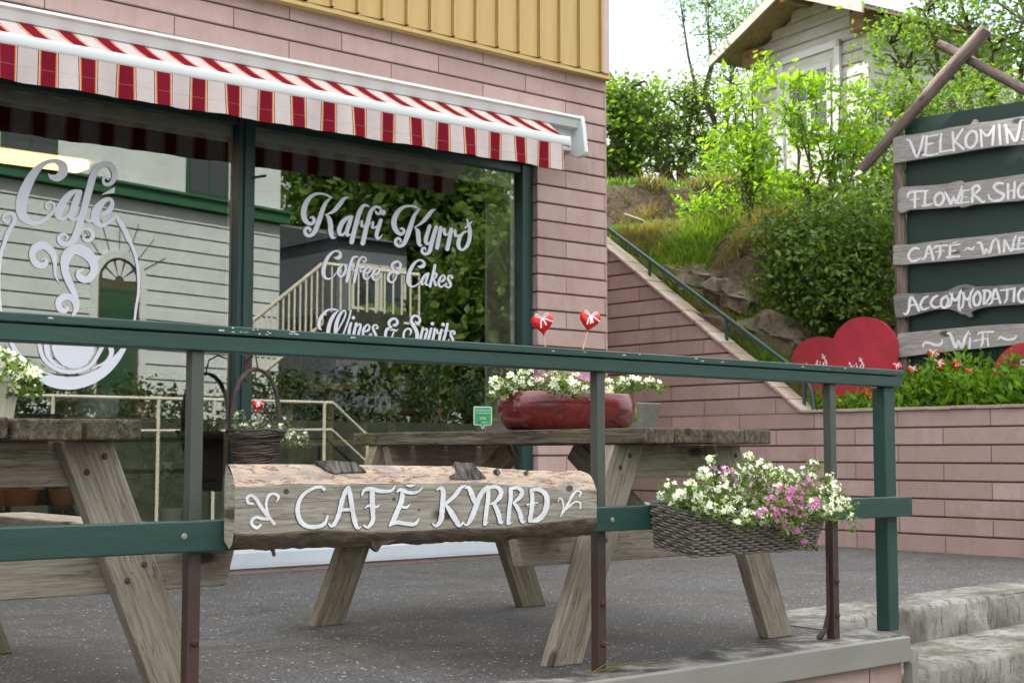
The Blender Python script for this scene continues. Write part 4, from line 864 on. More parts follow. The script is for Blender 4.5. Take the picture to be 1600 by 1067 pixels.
# bark tongue, snag, knot
b = MB(); q = [onY(530 + x / 6.67, 710 + y / 6.67, YF + .004) for x, y in ((330,905),(420,880),(560,845),(700,860),(560,905),(440,950),(400,1015),(372,990),(345,970))]
cq = [(v.x, v.y, v.z) for v in q]; b.add(cq + [(x, y + .018, z) for x, y, z in cq], [tuple(range(9)), tuple(reversed(range(9, 18)))] + [(i, 9 + i, 9 + (i + 1) % 9, (i + 1) % 9) for i in range(9)]); b.build('bark_tongue', M['bark'], sg, mwL)
b = MB(); q = onY(340 + 560/6.67, 710 + 990/6.67, YF + .02); b.tube([q + Vector((0, 0, .012)), q + Vector((.002, -.006, -.004)), q + Vector((.003, -.009, -.016))], [.010, .006, .004], 7, wob=.8); b.build('twig_snag', M['bark'], sg)
b = MB(); q = onY(720 + 375/6.67, 710 + 190/6.67, YF + .016); b.tube([q + Vector((0, .02, -.006)), q + Vector((0, -.005, .004))], [.011, .0095], 12, wob=.3); b.build('knot', M['bark_patch'], sg)
b = MB(); q = onY(720 + 690/6.67, 710 + 195/6.67, YF + .016); b.tube([q + Vector((0, .02, -.006)), q + Vector((0, -.002, .003))], [.008, .006], 9, wob=.5); b.build('knot', M['bark_patch'], sg)
for pts in (cc(340, 710, 6.67, [(1005,80),(1200,78),(1267,86),(1420,92),(1540,190),(1267,200),(1240,210),(1190,205),(1110,165),(1050,120)]), cc(530, 710, 6.67, [(1190,85),(1267,100),(1390,98),(1420,150),(1520,255),(1340,282),(1150,268),(1140,235),(1215,195)])):
    b = MB(); P0 = []; 
    for x, y in pts:
        f = (y - 725) / 30; P0.append(onY(x, y, YF + .034 - .024 * max(0, min(1, (y - 723) / 22))))
    k = len(P0); b.add([p + Vector((0, -.006, .004)) for p in P0] + [p + Vector((0, .006, -.008)) for p in P0], [tuple(range(k)), tuple(reversed(range(k, 2 * k)))] + [(i, k + i, k + (i + 1) % k, (i + 1) % k) for i in range(k)])
    b.build('bark_patch', M['bark_patch'], sg, mwL)
I1 = (340, 710, 6.67, [
 [(1110,362,40),(1080,338,36),(1000,350,36),(900,410,40),(845,500,46),(835,600,52),(870,700,52),(950,750,46),(1060,745,46),(1120,710,40),(1145,640,28)]])
I1d = (340, 710, 6.67, [
 [(368,512,26),(320,500,32),(310,450,32),(350,425,34),(400,460,38),(450,540,40),(510,620,42),(592,722,30)], [(615,495,8),(635,440,32),(590,408,28),(535,425,32),(508,500,28),(515,580,30),(535,650,34)], [(452,732,24),(410,762,36),(365,735,36),(355,690,32),(400,652,32),(460,665,34),(540,670,34)]])
I2 = (530, 710, 6.67, [
 [(-110,718,18),(-77,745,36),(-37,700,46),(3,600,48),(33,470,50),(65,385,50),(92,345,40)], [(100,350,46),(120,450,50),(140,580,50),(165,700,50),(190,762,36),(235,750,12)], [(10,575,38),(130,572,38)],
 [(235,425,20),(262,372,40),(330,355,44),(430,380,44),(540,375,34),(582,325,16)], [(345,370,54),(345,500,56),(352,620,52),(350,690,48),(300,755,34),(255,738,22)], [(270,555,16),(312,530,30),(390,545,30),(422,518,12)],
 [(695,318,14),(740,325,32),(795,315,16)], [(600,390,16),(640,365,42),(720,395,40),(810,390,34),(875,340,14)], [(662,375,48),(650,480,54),(610,580,56),(570,670,54),(525,742,26)], [(655,545,26),(700,550,30),(737,520,16)], [(530,735,26),(600,705,46),(700,720,44),(790,720,42),(832,660,12)],
 [(1010,370,12),(1060,348,38),(1085,400,54),(1075,550,56),(1060,680,54),(1010,742,34),(970,715,14)], [(1320,320,16),(1262,350,44),(1200,430,46),(1110,512,36)], [(1110,522,26),(1160,590,56),(1220,690,56),(1252,738,40),(1300,700,14)]])
I3 = (720, 710, 6.67, [
 [(45,350,16),(80,342,42),(110,400,54),(140,480,50),(155,512,36)], [(285,320,16),(240,370,50),(190,450,54),(150,560,56),(110,660,54),(62,732,30),(12,700,12)],
 [(285,362,46),(285,450,46),(270,570,48),(252,722,44)], [(255,722,24),(288,700,12)], [(292,345,36),(370,335,44),(418,380,50),(408,440,50),(350,500,36),(312,512,26)], [(352,522,44),(390,610,50),(415,708,42),(442,698,12)],
 [(520,370,48),(520,460,46),(505,580,46),(496,715,44)], [(505,718,26),(545,700,10)], [(515,355,36),(590,345,40),(638,385,46),(618,440,46),(552,500,26)], [(562,512,40),(610,590,48),(642,698,42),(675,688,10)],
 [(735,372,44),(745,450,46),(740,560,48),(720,688,46)], [(735,366,36),(820,366,46),(888,420,54),(898,510,58),(868,610,60),(800,678,54),(712,693,26)], [(690,520,20),(800,500,20)], [(685,545,8),(780,530,8)]])
I3d = (720, 710, 6.67, [
 [(1015,490,12),(1030,450,18),(1060,480,20),(1070,560,18),(1052,605,16)], [(1235,435,18),(1252,395,22),(1210,377,22),(1160,430,28),(1120,510,28),(1070,590,28),(1040,645,14)], [(1245,560,18),(1243,502,22),(1190,492,22),(1130,540,22),(1085,580,14)]])
lp = lambda x, y, o: onY(x, y, YF - o)
paint_strokes('letter_outline', [I1, I2, I3], lp, M['outline'], sg, off=.0005, grow=4.5, shift=(-4, 3), layer=.00012)
paint_strokes('lettering', [I1, I1d, I2, I3, I3d], lp, M['paint_white'], sg, off=.0018, grow=-1, layer=.00025, wob=.16)

CR = [(340, 710, 6.67, [[(167,470,3),(240,464,4),(300,468,3)],[(100,535,2),(170,555,4),(450,548,4),(620,540,3),(740,541,2)],[(880,505,2),(1000,490,4),(1267,474,4)],[(175,690,2),(500,672,3),(800,660,2)],[(715,385,30)]]),
      (530, 710, 6.67, [[(0,474,3),(200,462,3),(400,468,4),(552,462,3)],[(650,520,2),(760,500,4),(900,488,4),(1060,487,3)],[(390,590,2),(560,600,3),(700,612,2)],[(980,640,2),(1200,636,3)],[(570,463,20)],[(832,575,15)]]),
      (720, 710, 6.67, [[(620,522,2),(900,498,4),(1150,486,4),(1400,452,4)],[(400,600,2),(480,585,3)],[(930,590,2),(1200,570,3),(1400,560,2)],[(1135,352,34)]])]
M['crack'] = paint('dark_crack', (.085, .070, .052), .2, .9)
for ox, oy, k, ss in CR:
    for s_ in ss: paint_strokes('knot' if len(s_) == 1 else 'crack', [(ox, oy, k, [s_])], lp, M['crack'], sg, off=.0004, caps=False)
# ================================================================== PICNIC TABLES
T1 = picnic_table(1.265, 3.30, 'grey picnic table at the left edge of the picture with thick dark top')
T2 = picnic_table(3.675, 3.25, 'weathered picnic table behind the log sign carrying the long red bowl')

# ================================================================== WICKER PLANTER on the lower rail
wp = empty('wicker_planter', (3.62, 3.07, .43), 'brown woven rattan trough hooked over the railing with trailing flowers', 'planter box')
tilt = Matrix.Translation((3.61, 3.165, .53)) @ Matrix.Rotation(R_(9), 4, 'X') @ Matrix.Translation((-3.61, -3.165, -.53))
wx0, wx1, wy0, wy1, wz0, wz1 = 3.283, 3.952, 2.965, 3.160, .385, .523
b = MB(); rows = 15; stake = .026
def wring(z):
    f = (z - wz0) / (wz1 - wz0); i = .028 * (1 - f)
    return wx0 + i, wx1 - i, wy0 + i * .6, wy1 - i * .3
for r in range(rows):
    z = wz0 + .004 + (wz1 - wz0 - .008) * r / (rows - 1); a0, a1, c0, c1 = wring(z)
    per = [((a0, c0), (a1, c0)), ((a1, c0), (a1, c1)), ((a1, c1), (a0, c1)), ((a0, c1), (a0, c0))]
    sides = [(0, -1), (1, 0), (0, 1), (-1, 0)]; vs = []; run = 0
    for (p, q), (nx, ny) in zip(per, sides):
        L = math.dist(p, q); n = int(L / stake * 4)
        for j in range(n):
            f = j / n; s = run + L * f; o = .0042 * math.sin(math.pi * s / stake + math.pi * r) + .001 * noise.noise(Vector((s * 30, r, 0)))
            x, y = p[0] + (q[0] - p[0]) * f + nx * o, p[1] + (q[1] - p[1]) * f + ny * o; zz = z + .0012 * math.sin(s * 40 + r * 2) 
            vs.append((x, y, zz, nx, ny))
        run += L
    k = len(vs); base = len(b.v)
    for (x, y, z_, nx, ny) in vs:
        for dn, dz in ((.0028, 0), (0, .0043), (-.002, 0), (0, -.0043)): b.v.append((x + nx * dn, y + ny * dn, z_ + dz))
    for i in range(k):
        j = (i + 1) % k
        for m_ in range(4): b.f.append((base + i * 4 + m_, base + i * 4 + (m_ + 1) % 4, base + j * 4 + (m_ + 1) % 4, base + j * 4 + m_)); b.m.append(0)
b.v = [tuple(tilt @ Vector(v)) for v in b.v]; b.build('woven_basket', M['rattan'], wp, sm=60)
b = MB(); A0, A1 = wring(wz0), wring(wz1); i_ = .006
lo = [(A0[0] + i_, A0[2] + i_, wz0), (A0[1] - i_, A0[2] + i_, wz0), (A0[1] - i_, A0[3] - i_, wz0), (A0[0] + i_, A0[3] - i_, wz0)]; hi = [(A1[0] + i_, A1[2] + i_, wz1), (A1[1] - i_, A1[2] + i_, wz1), (A1[1] - i_, A1[3] - i_, wz1), (A1[0] + i_, A1[3] - i_, wz1)]
b.add([tilt @ Vector(v) for v in lo + hi], [(0, 3, 2, 1), (0, 1, 5, 4), (1, 2, 6, 5), (2, 3, 7, 6), (3, 0, 4, 7)]); b.build('inner_backing', M['rattan_dark'], wp)
b = MB(); q = [tilt @ Vector(v) for v in ((wx0, wy0, wz1 + .004), (wx1, wy0, wz1 + .004), (wx1, wy1, wz1 + .004), (wx0, wy1, wz1 + .004))]; b.tube(q + [q[0], q[1]], .0055, 6); b.build('liner_rim', M['liner'], wp, sm=60)

# ================================================================== FLOWERING PLANTS in pots
def bloom_plant(name, label, cat, base, spots, size, seed, kinds, leafsize=.016, leafmat='leaf_pet', nleaf=2600, per=6, spread=.02, group=None, stems=60):
    """spots: sprays (x,y,z, radius, weight, kind index); stems run from base points to sprays"""
    g = np.random.default_rng(seed); root = empty(name, base, label, cat, group)
    S = np.array([s[:3] for s in spots]); Rr = np.array([s[3] for s in spots]); K = [s[5] for s in spots]; wgt = np.array([s[4] for s in spots], float)
    P_ = wgt / wgt.sum(); idx = g.choice(len(spots), nleaf, p=P_)
    pts = S[idx] + g.normal(size=(nleaf, 3)) * Rr[idx][:, None] * np.array([1, .9, .75]) * .62 - np.array([0, 0, .006])
    leaf_mesh('foliage', pts, leafsize, M[leafmat], root, g, .5, .0, WM[root.name])
    for ki, (mat, nfl, nm) in enumerate(kinds):
        ok = [i for i in range(len(spots)) if K[i] == ki or K[i] == 2]
        if not ok: continue
        p = wgt[ok] / wgt[ok].sum(); ii = np.array(ok)[g.choice(len(ok), nfl, p=p)]
        d = rand_unit(nfl, g); d[:, 1] = -abs(d[:, 1]) * .8; d[:, 0] -= .25; d[:, 2] += .45; d /= np.linalg.norm(d, axis=1, keepdims=True)
        c = S[ii] + d * Rr[ii][:, None] * g.uniform(.55, 1.1, (nfl, 1)) * np.array([1, .9, .8])
        nrm = d + g.normal(size=d.shape) * .35 + np.array([-.15, -.5, .15]); tag(flower_mesh(nm, c, nrm, size, M[mat], root, g, mw=WM[root.name]), kind='stuff')
    b = MB(); rr = random.Random(seed)
    for i in range(stems):
        s = S[rr.randrange(len(S))]; z0 = min(base[2] + .02, 9); st = Vector((base[0] + (s[0] - base[0]) * .72, base[1] + rr.uniform(-.02, .02), base[2] + .01)); e = Vector(s) + Vector((rr.gauss(0, 1), rr.gauss(0, .8), rr.gauss(0, .8))) * .02
        b.tube([st, st.lerp(e, .5) + Vector((0, 0, .025)), e], [.0014, .0012, .0008], 4, cap=False)
    tag(b.build('stems', M['leaf_pet'], root), kind='stuff')
    return root
def sprays(pixels, Y, depthv, seed):
    rr = random.Random(seed); out = []
    for px, py, r, w, k in pixels:
        p = onY(px, py, Y + rr.uniform(-depthv, depthv)); d = (p - CAM).length; out.append((p.x, p.y, p.z, r * d / F_PX, w, k))
    return out
sp = sprays([(1045,762,16,.8,0),(1052,790,12,.5,0),(1075,765,18,1,0),(1100,745,18,1,0),(1112,718,9,.35,0),(1108,730,9,.35,2),(1100,785,20,1.2,0),(1130,770,22,1.4,0),(1135,745,18,.9,2),(1160,755,22,1.3,0),(1150,790,20,1.1,0),(1170,715,10,.4,0),(1168,735,12,.5,0),(1188,728,12,.6,0),(1185,760,22,1.3,2),(1180,790,20,1.1,0),(1215,742,18,1.,0),(1215,770,20,1.2,2),(1210,800,16,.8,0),(1235,745,14,.8,0),(1240,775,20,1.2,1),(1245,800,18,1,1),(1238,820,14,.7,1),(1262,760,16,.8,1),(1270,725,9,.4,0),(1268,745,10,.4,0),(1275,775,18,1.,0),(1285,795,16,.8,0),(1300,765,16,1,0),(1305,790,18,1,0),(1320,785,12,.7,0),(1328,808,8,.25,0),(1333,823,5,.18,0),(1250,838,10,.4,1),(1262,848,9,.3,1),(1275,852,6,.25,1),(1160,812,10,.3,0),(1115,800,12,.5,0),(1033,775,8,.3,0),(1100,800,12,.8,0),(1135,805,10,.6,0),(1180,812,12,.6,0),(1215,820,12,.6,1),(1105,770,18,1,0),(1150,735,12,.5,0),(1200,735,12,.6,0),(1230,760,16,.8,0),(1225,830,10,.4,1),(1190,745,16,.8,0),(1255,735,10,.4,0),(1295,745,10,.4,0)], 3.035, .07, 2) + sprays([(1110,795,14,1,0),(1135,800,14,1,0),(1165,806,14,1,0),(1190,806,15,1,2),(1215,806,16,1.2,1),(1240,802,16,1.2,1),(1225,822,13,.8,1),(1245,832,10,.6,1),(1258,846,8,.5,1),(1270,790,16,1.,2),(1290,800,12,.8,0),(1205,785,16,1,1),(1230,785,14,.8,1),(1085,785,12,.8,0),(1150,818,8,.3,0),(1060,775,14,.8,0)], 2.955, .015, 12)
bloom_plant('flowering_plant', 'white and magenta small flowered petunias spilling over the woven rattan trough', 'plant', (3.62, 3.07, .50), sp, .0165, 5, [('petal_w', 780, 'white_flowers'), ('petal_p', 300, 'magenta_flowers')], .0135, nleaf=6200)

# red glazed bowl on the far table
rb = empty('red_bowl', (3.655, 3.95, .769), 'long mottled dark red glazed bowl standing on the picnic table', 'flower bowl')
prof = [(.0, .0), (.80, .0), (.87, .006), (.945, .03), (.99, .07), (.985, .11), (.955, .138), (.93, .145), (.90, .14), (.92, .11), (.93, .08), (0, .07)]
b = MB(); n = 48
for i, (r, z) in enumerate(prof):
    for j in range(n):
        a = 2 * math.pi * j / n; cx_, sy_ = math.cos(a), math.sin(a); x = math.copysign(abs(cx_) ** .62, cx_) * .318 * r; y = math.copysign(abs(sy_) ** .8, sy_) * .135 * r; b.v.append((3.655 + x, 3.95 + y, .769 + z * .98))
b.f = [(i*n+j, i*n+(j+1)%n, (i+1)*n+(j+1)%n, (i+1)*n+j) for i in range(len(prof)-1) for j in range(n)]; b.m = [0] * len(b.f)
b.build('bowl_body', M['redglaze'], rb, Matrix.Translation((3.655, 3.95, .84)), sm=70)
sp = sprays([(775,600,12,.7,0),(790,610,14,.9,0),(800,592,12,.7,0),(820,600,15,1,0),(845,596,14,.9,2),(870,600,15,1,0),(895,606,16,1.2,0),(900,595,14,.8,2),(915,610,12,.8,0),(925,598,12,.8,1),(950,602,13,.7,0),(955,612,10,.5,0),(975,600,15,.9,0),(985,596,10,.5,0),(1000,600,12,.5,0),(1030,602,8,.3,0),(865,622,6,.25,0),(975,630,9,.35,0),(987,640,9,.3,0),(990,652,6,.2,0),(820,582,12,.5,0),(870,580,12,.5,0),(940,585,10,.4,1),(768,616,6,.2,0),(1015,596,8,.3,0)], 3.93, .10, 3)
bloom_plant('flowering_plant', 'mostly white small flowered petunias filling the long dark red bowl', 'plant', (3.655, 3.95, .88), sp, .026, 8, [('petal_w', 190, 'white_flowers'), ('petal_p', 20, 'pink_flowers')], .019, nleaf=1900)
PX = onY(985, 650, 4.42).x; gpb = MB(); gpb.add([(x, y, z) for z, s in ((.768, .075), (.905, .10)) for x, y in ((PX - s, 4.42 - s), (PX + s, 4.42 - s), (PX + s, 4.42 + s), (PX - s, 4.42 + s))], [(0,3,2,1),(0,1,5,4),(1,2,6,5),(2,3,7,6),(3,0,4,7),(4,5,6,7)])
tag(gpb.build('stone_pot', M['grey_pot'], None, Matrix.Translation((PX, 4.42, .8)), bevel=.006), 'square grey stone pot behind the right end of the red bowl', 'pot')

def heart_outline(n=40):
    out = []
    for i in range(n):
        a = 2 * math.pi * i / n; x = 16 * math.sin(a) ** 3; y = 13 * math.cos(a) - 5 * math.cos(2*a) - 2 * math.cos(3*a) - math.cos(4*a); out.append((x / 17, (y + 2.5) / 15))
    return out
def heart_pick(label, c, r, foot, lean=0, yaw=0, tails=3, group='small red hearts on sticks'):
    c = Vector(c); root = empty('heart_pick', foot, label, 'heart decoration', group)
    X = Vector((math.cos(yaw), math.sin(yaw), 0)) ; rot = Matrix.Rotation(lean, 3, Vector((0, 1, 0))); X = rot @ X; Z = rot @ Vector((0, 0, 1)); Yv = Z.cross(X)
    ho = heart_outline(); b = MB(); L = [(1, 0), (.97, .22), (.86, .40), (.62, .54), (.32, .62), (.05, .64)]
    rings = [(s, -d) for s, d in reversed(L)] + [(s, d) for s, d in L[1:]]; n = len(ho)
    for s, d in rings: b.v += [tuple(c + (X * x * s + Z * (y * s - .06 * (1 - s)) + Yv * d * (.9)) * r) for x, y in ho]
    b.f = [(i*n+j, i*n+(j+1)%n, (i+1)*n+(j+1)%n, (i+1)*n+j) for i in range(len(rings)-1) for j in range(n)] + [tuple(reversed(range(n))), tuple(range((len(rings)-1)*n, len(rings)*n))]; b.m = [0]*len(b.f)
    b.build('heart', M['red_felt'], root, sm=60)
    b = MB(); k = c + (Z * .62 - Yv * -.0) * r - Yv * 0 + (CAM - c).normalized() * r * .62; fz = (CAM - c).normalized(); sx = Z.cross(fz).normalized() * -1
    if sx.dot(RT) < 0: sx = -sx
    def rib(pts, w):
        vs = []
        for i, p in enumerate(pts):
            q = pts[min(i + 1, len(pts) - 1)] - pts[max(i - 1, 0)]; s = q.cross(fz).normalized() * w / 2; vs += [p + s, p - s]
        b.add(vs, [(2*i, 2*i+1, 2*i+3, 2*i+2) for i in range(len(pts) - 1)])
    U = lambda u, v, w=0: k + (sx * u + Z * v + fz * w) * r
    for s in (-1, 1): rib([U(0, 0), U(.26 * s, .26, .1), U(.50 * s, .40, .2), U(.58 * s, .25, .15), U(.33 * s, .08, .05), U(0, 0)], r * .12)
    tl = [[U(0, 0), U(-.12, -.35, .08), U(-.16, -.85, .1)], [U(0, 0), U(.18, -.3, .08), U(.32, -.65, .1)], [U(0, 0), U(.5, -.2, .1), U(.9, -.42, .1)], [U(0, 0), U(.08, -.4, .1), U(.14, -.75, .1)]]
    for q in tl[:tails]: rib(q, r * .12)
    b.build('bow', M['ribbon'], root)
    MB().tube([Vector(foot), c - Z * r * .75], .0022, 6).build('stick', M['stick'], root)
Yb = 3.93
heart_pick('left of the two red hearts on sticks in the red bowl, leaning slightly left', onY(848, 508, Yb), .044, onY(858, 590, Yb), R_(-8), R_(-38), 3)
heart_pick('right of the two red hearts on sticks in the red bowl, leaning right', onY(921, 503, Yb), .044, onY(899, 590, Yb), R_(14), R_(-38), 4)

# ================================================================== HANGING BASKET on the mullion
hb = empty('hanging_basket', (4.05, 6.95, .48), 'dark willow twig basket with tall hoop handle hanging in front of the shop window post', 'hanging basket')
b = MB(); hc = Vector((4.05, 6.96, 0)); rr = random.Random(4)
for i in range(30):
    f = i / 29; z = .47 + .335 * f; r = .098 + .052 * f ** 1.5 + (.012 if i > 26 else 0) + rr.uniform(-.004, .004); tx, ty = rr.uniform(-.05, .05), rr.uniform(-.05, .05)
    b.tube([(hc.x + r * math.cos(a) * (1 + .03 * math.sin(3 * a + i)), hc.y + r * math.sin(a), z + tx * r * math.cos(a) + ty * r * math.sin(a) + .004 * math.sin(5 * a + i)) for a in np.linspace(0, 6.2832, 29)], .0075, 5, cap=False, wob=.4)
for i in range(16):
    a0 = rr.uniform(0, 6.28); z0 = rr.uniform(.5, .75); b.tube([(hc.x + (.118 + .04 * (z0 - .5)) * math.cos(a0 + q * 1.6), hc.y + (.118 + .04 * (z0 - .5)) * math.sin(a0 + q * 1.6), z0 + .06 * math.sin(q * 3 + i)) for q in np.linspace(0, 1, 9)], .003, 4, wob=.3)
b.lathe([(0, .47), (.09, .47), (.13, .78)], (hc.x, hc.y, 0), 16); b.build('basket_body', M['willow'], hb, sm=60)
for k in range(3):
    b = MB(); pts = []
    for q in np.linspace(0, 1, 22):
        a = math.pi * q; w = .147 + .022 * math.sin(a); tw = k * 2.1 + q * 16; pts.append((hc.x - math.cos(a) * w * (1.0 - .10 * math.sin(a) ** 6) + .006 * math.cos(tw), hc.y + .006 * math.sin(tw), .80 + .355 * math.sin(a) ** .8))
    b.tube(pts, .0095, 6, wob=.5); b.build('handle', M['willow'], hb, sm=60)
b = MB(); b.tube([(4.107, 7.17, 1.215), (4.107, 7.12, 1.235), (4.08, 7.04, 1.26), (4.055, 6.98, 1.235), (4.052, 6.955, 1.18), (4.055, 6.95, 1.15)], .005, 6); tag(b.build('wall_hook', M['rust'], None, sm=60), 'thin rusty wire hook on the green window post holding the willow basket', 'hook')
sp = sprays([(375,668,12,.9,0),(395,665,14,1,0),(420,668,12,.9,0),(440,668,10,.6,0),(372,648,6,.3,0),(447,655,8,.4,0),(455,680,12,.6,0),(470,690,10,.5,0),(445,690,9,.4,0),(475,680,6,.3,0),(395,688,5,.15,0),(405,655,8,.4,0)], 6.92, .08, 6)
bloom_plant('flowering_plant', 'wispy white flowered plant trailing from the dark willow basket', 'plant', (4.05, 6.95, .80), sp, .018, 9, [('petal_w', 75, 'white_flowers')], .020, 'leaf_grey', nleaf=700, stems=40)
heart_pick('small red heart with white bow in the willow basket', onY(403, 634, 6.90), .037, onY(403, 668, 6.92), 0, R_(-38), 4)

# pot of white flowers at the far left, on the near table
lp_ = onY(-8, 640, 3.75); b = MB(); n = 40
for r, z in ((.045, 0), (.058, .10), (.062, .104), (.062, .118), (.052, .118), (.05, .08), (0, .08)):
    for j in range(n): rr_ = r * (1 + (.03 if j % 2 else -.02) * (z < .102)); b.v.append((lp_.x + rr_ * math.cos(2*math.pi*j/n), 3.75 + rr_ * math.sin(2*math.pi*j/n), .768 + z))
b.f = [(i*n+j, i*n+(j+1)%n, (i+1)*n+(j+1)%n, (i+1)*n+j) for i in range(6) for j in range(n)]; b.m = [0] * len(b.f)
tag(b.build('ribbed_pot', M['cream_pot'], None, Matrix.Translation((lp_.x, 3.75, .8)), sm=25), 'pale ribbed pot on the left picnic table at the picture edge', 'pot')
sp = sprays([(5,560,14,1,0),(25,570,15,1,0),(45,585,14,.9,0),(10,590,16,1,0),(30,598,12,.7,0),(52,590,9,.5,0),(50,602,7,.3,0),(-15,575,18,1,0),(-30,590,18,1,0),(5,615,8,.3,0)], 3.72, .05, 8)
bloom_plant('flowering_plant', 'white flowered petunias in the pale ribbed pot at the left edge', 'plant', (lp_.x, 3.75, .87), sp, .030, 12, [('petal_w', 80, 'white_flowers')], .020, nleaf=700, stems=25)

# ================================================================== SIGN BOARD behind the retaining wall
sd_ = Vector((math.cos(R_(100.3)), math.sin(R_(100.3)), 0)); sn = Vector((sd_.y, -sd_.x, 0)) * -1      # sn faces the terrace
p_s = Vector((9.15, 6.142, 0))
if sn.dot(CAM - p_s) < 0: sn = -sn
SP = lambda s, z, o=0: Vector((p_s.x, p_s.y, 0)) + sd_ * s + Vector((0, 0, z)) + sn * o
sb = empty('sign_board', SP(-.55, 1.0), 'dark green board with rustic planks listing welcome, flower shop, cafe and rooms, between bark poles', 'sign board')
b = MB(); q = [SP(-.04, 1.15), SP(-1.2, 1.15), SP(-1.2, 3.22), SP(-.04, 3.22)]; b.add([v for v in q] + [v - sn * .02 for v in q], [(0,1,2,3),(7,6,5,4),(0,4,5,1),(1,5,6,2),(2,6,7,3),(3,7,4,0)])
b.build('panel', M['sign_green'], sb)
def pole(nm, a, c, r0, r1, mat, par, n=14):
    a, c = Vector(a), Vector(c); m_ = frame(a, c - a, None, (1, 0, .1)); L = (c - a).length; b = MB()
    pts = [m_ @ Vector((L * i / n, .008 * noise.noise(Vector((i * .6, r0 * 50, 0))), .008 * noise.noise(Vector((i * .6, 3, r0 * 50))))) for i in range(n + 1)]
    b.tube(pts, [(r0 + (r1 - r0) * i / n) * (1 + .10 * noise.noise(Vector((i * .9, 7, r0)))) for i in range(n + 1)], 12, wob=.12); return b.build(nm, mat, par, m_, sm=50)
for s in (0.0, -1.20): pole('post', SP(s, .9, .035), SP(s, 3.2, .035), .047, .043, M['pole_bark'], sb)
pole('roof_pole', SP(.285, 2.86, .085), SP(-.72, 3.775, .085), .040, .052, M['pole_bark'], sb)
pole('roof_pole', SP(-1.55, 2.86, -.005), SP(-.32, 3.765, -.005), .045, .034, M['pole_bark'], sb)
OFF = .105
def sign_plank(J, out, strokes, mat, th=.035, sag=0):
    ox, oy, k = J; pl = lambda x, y, o=0: onP(x, y, SP(0, 0, OFF + o), sn)
    P_ = [pl(ox + x / k, oy + y / k) for x, y in out]; n = len(P_); mw = frame(P_[0], -sd_, None, (0, 0, 1))
    vs = P_ + [p - sn * th for p in P_]; tr = tessellate_polygon([[Vector((x, y, 0)) for x, y in out]])
    fs = []
    for f in tr:
        a, c, d = (vs[i] for i in f); fs.append(f if (c - a).cross(d - a).dot(sn) > 0 else tuple(reversed(f)))
    fs += [tuple(i + n for i in reversed(f)) for f in fs] + [(i, i + n, (i + 1) % n + n, (i + 1) % n) for i in range(n)]
    b = MB().add(vs, fs); o = b.build('plank', mat, sb, mw); 
    bm = bmesh.new(); bm.from_mesh(o.data); bmesh.ops.recalc_face_normals(bm, faces=bm.faces); bm.to_mesh(o.data); bm.free()
    md = o.modifiers.new('bevel', 'BEVEL'); md.width = .006; md.segments = 2; md.limit_method = 'ANGLE'; md.angle_limit = R_(50)
    paint_strokes('plank_lettering', [(ox, oy, k, strokes)], pl, M['paint_white'], o, off=.0015, grow=-1, layer=.0005, wob=.12)
def line(*a): return list(a)
J1 = (1390, 170, 7.62); J2 = (1390, 270, 7.62); J3 = (1390, 350, 7.62); J4 = (1390, 430, 7.62); J5 = (1390, 490, 7.62)
sign_plank(J1, [(40,352),(80,336),(130,325),(260,312),(400,290),(550,262),(700,230),(820,210),(930,197),(968,185),(1000,130),(1036,128),(1040,168),(1200,153),(1400,122),(1600,90),(1900,45),(2180,5),(2180,320),(1900,372),(1600,425),(1300,448),(1000,492),(800,530),(600,560),(330,602),(200,625),(45,652),(38,500)], [
 [(205,370,20),(240,382,30),(280,480,34),(320,572,32),(365,480,32),(402,330,32)],[(440,330,32),(435,440,32),(425,545,32)],[(440,337,22),(575,310,20)],[(430,432,20),(515,412,20)],[(390,550,24),(480,556,28),(575,537,26)],
 [(615,300,28),(605,400,34),(605,515,34)],[(605,515,28),(740,495,26)],[(750,280,32),(760,400,34),(765,500,34)],[(870,245,26),(770,395,32)],[(775,390,28),(880,480,32)],
 [(970,266,32),(912,345,36),(915,440,36),(975,466,34),(1036,385,36),(1030,292,36),(975,264,30)],[(1098,450,34),(1090,350,34),(1084,262,28)],[(1080,252,22),(1165,322,36),(1240,215,24)],[(1242,210,32),(1235,320,34),(1225,430,34)],
 [(1305,195,34),(1320,420,34)],[(1405,405,34),(1385,195,34)],[(1370,200,24),(1440,300,36),(1500,385,36),(1542,260,34),(1560,152,26),(1592,140,14)],[(1583,367,13)]], M['wood_sign'])
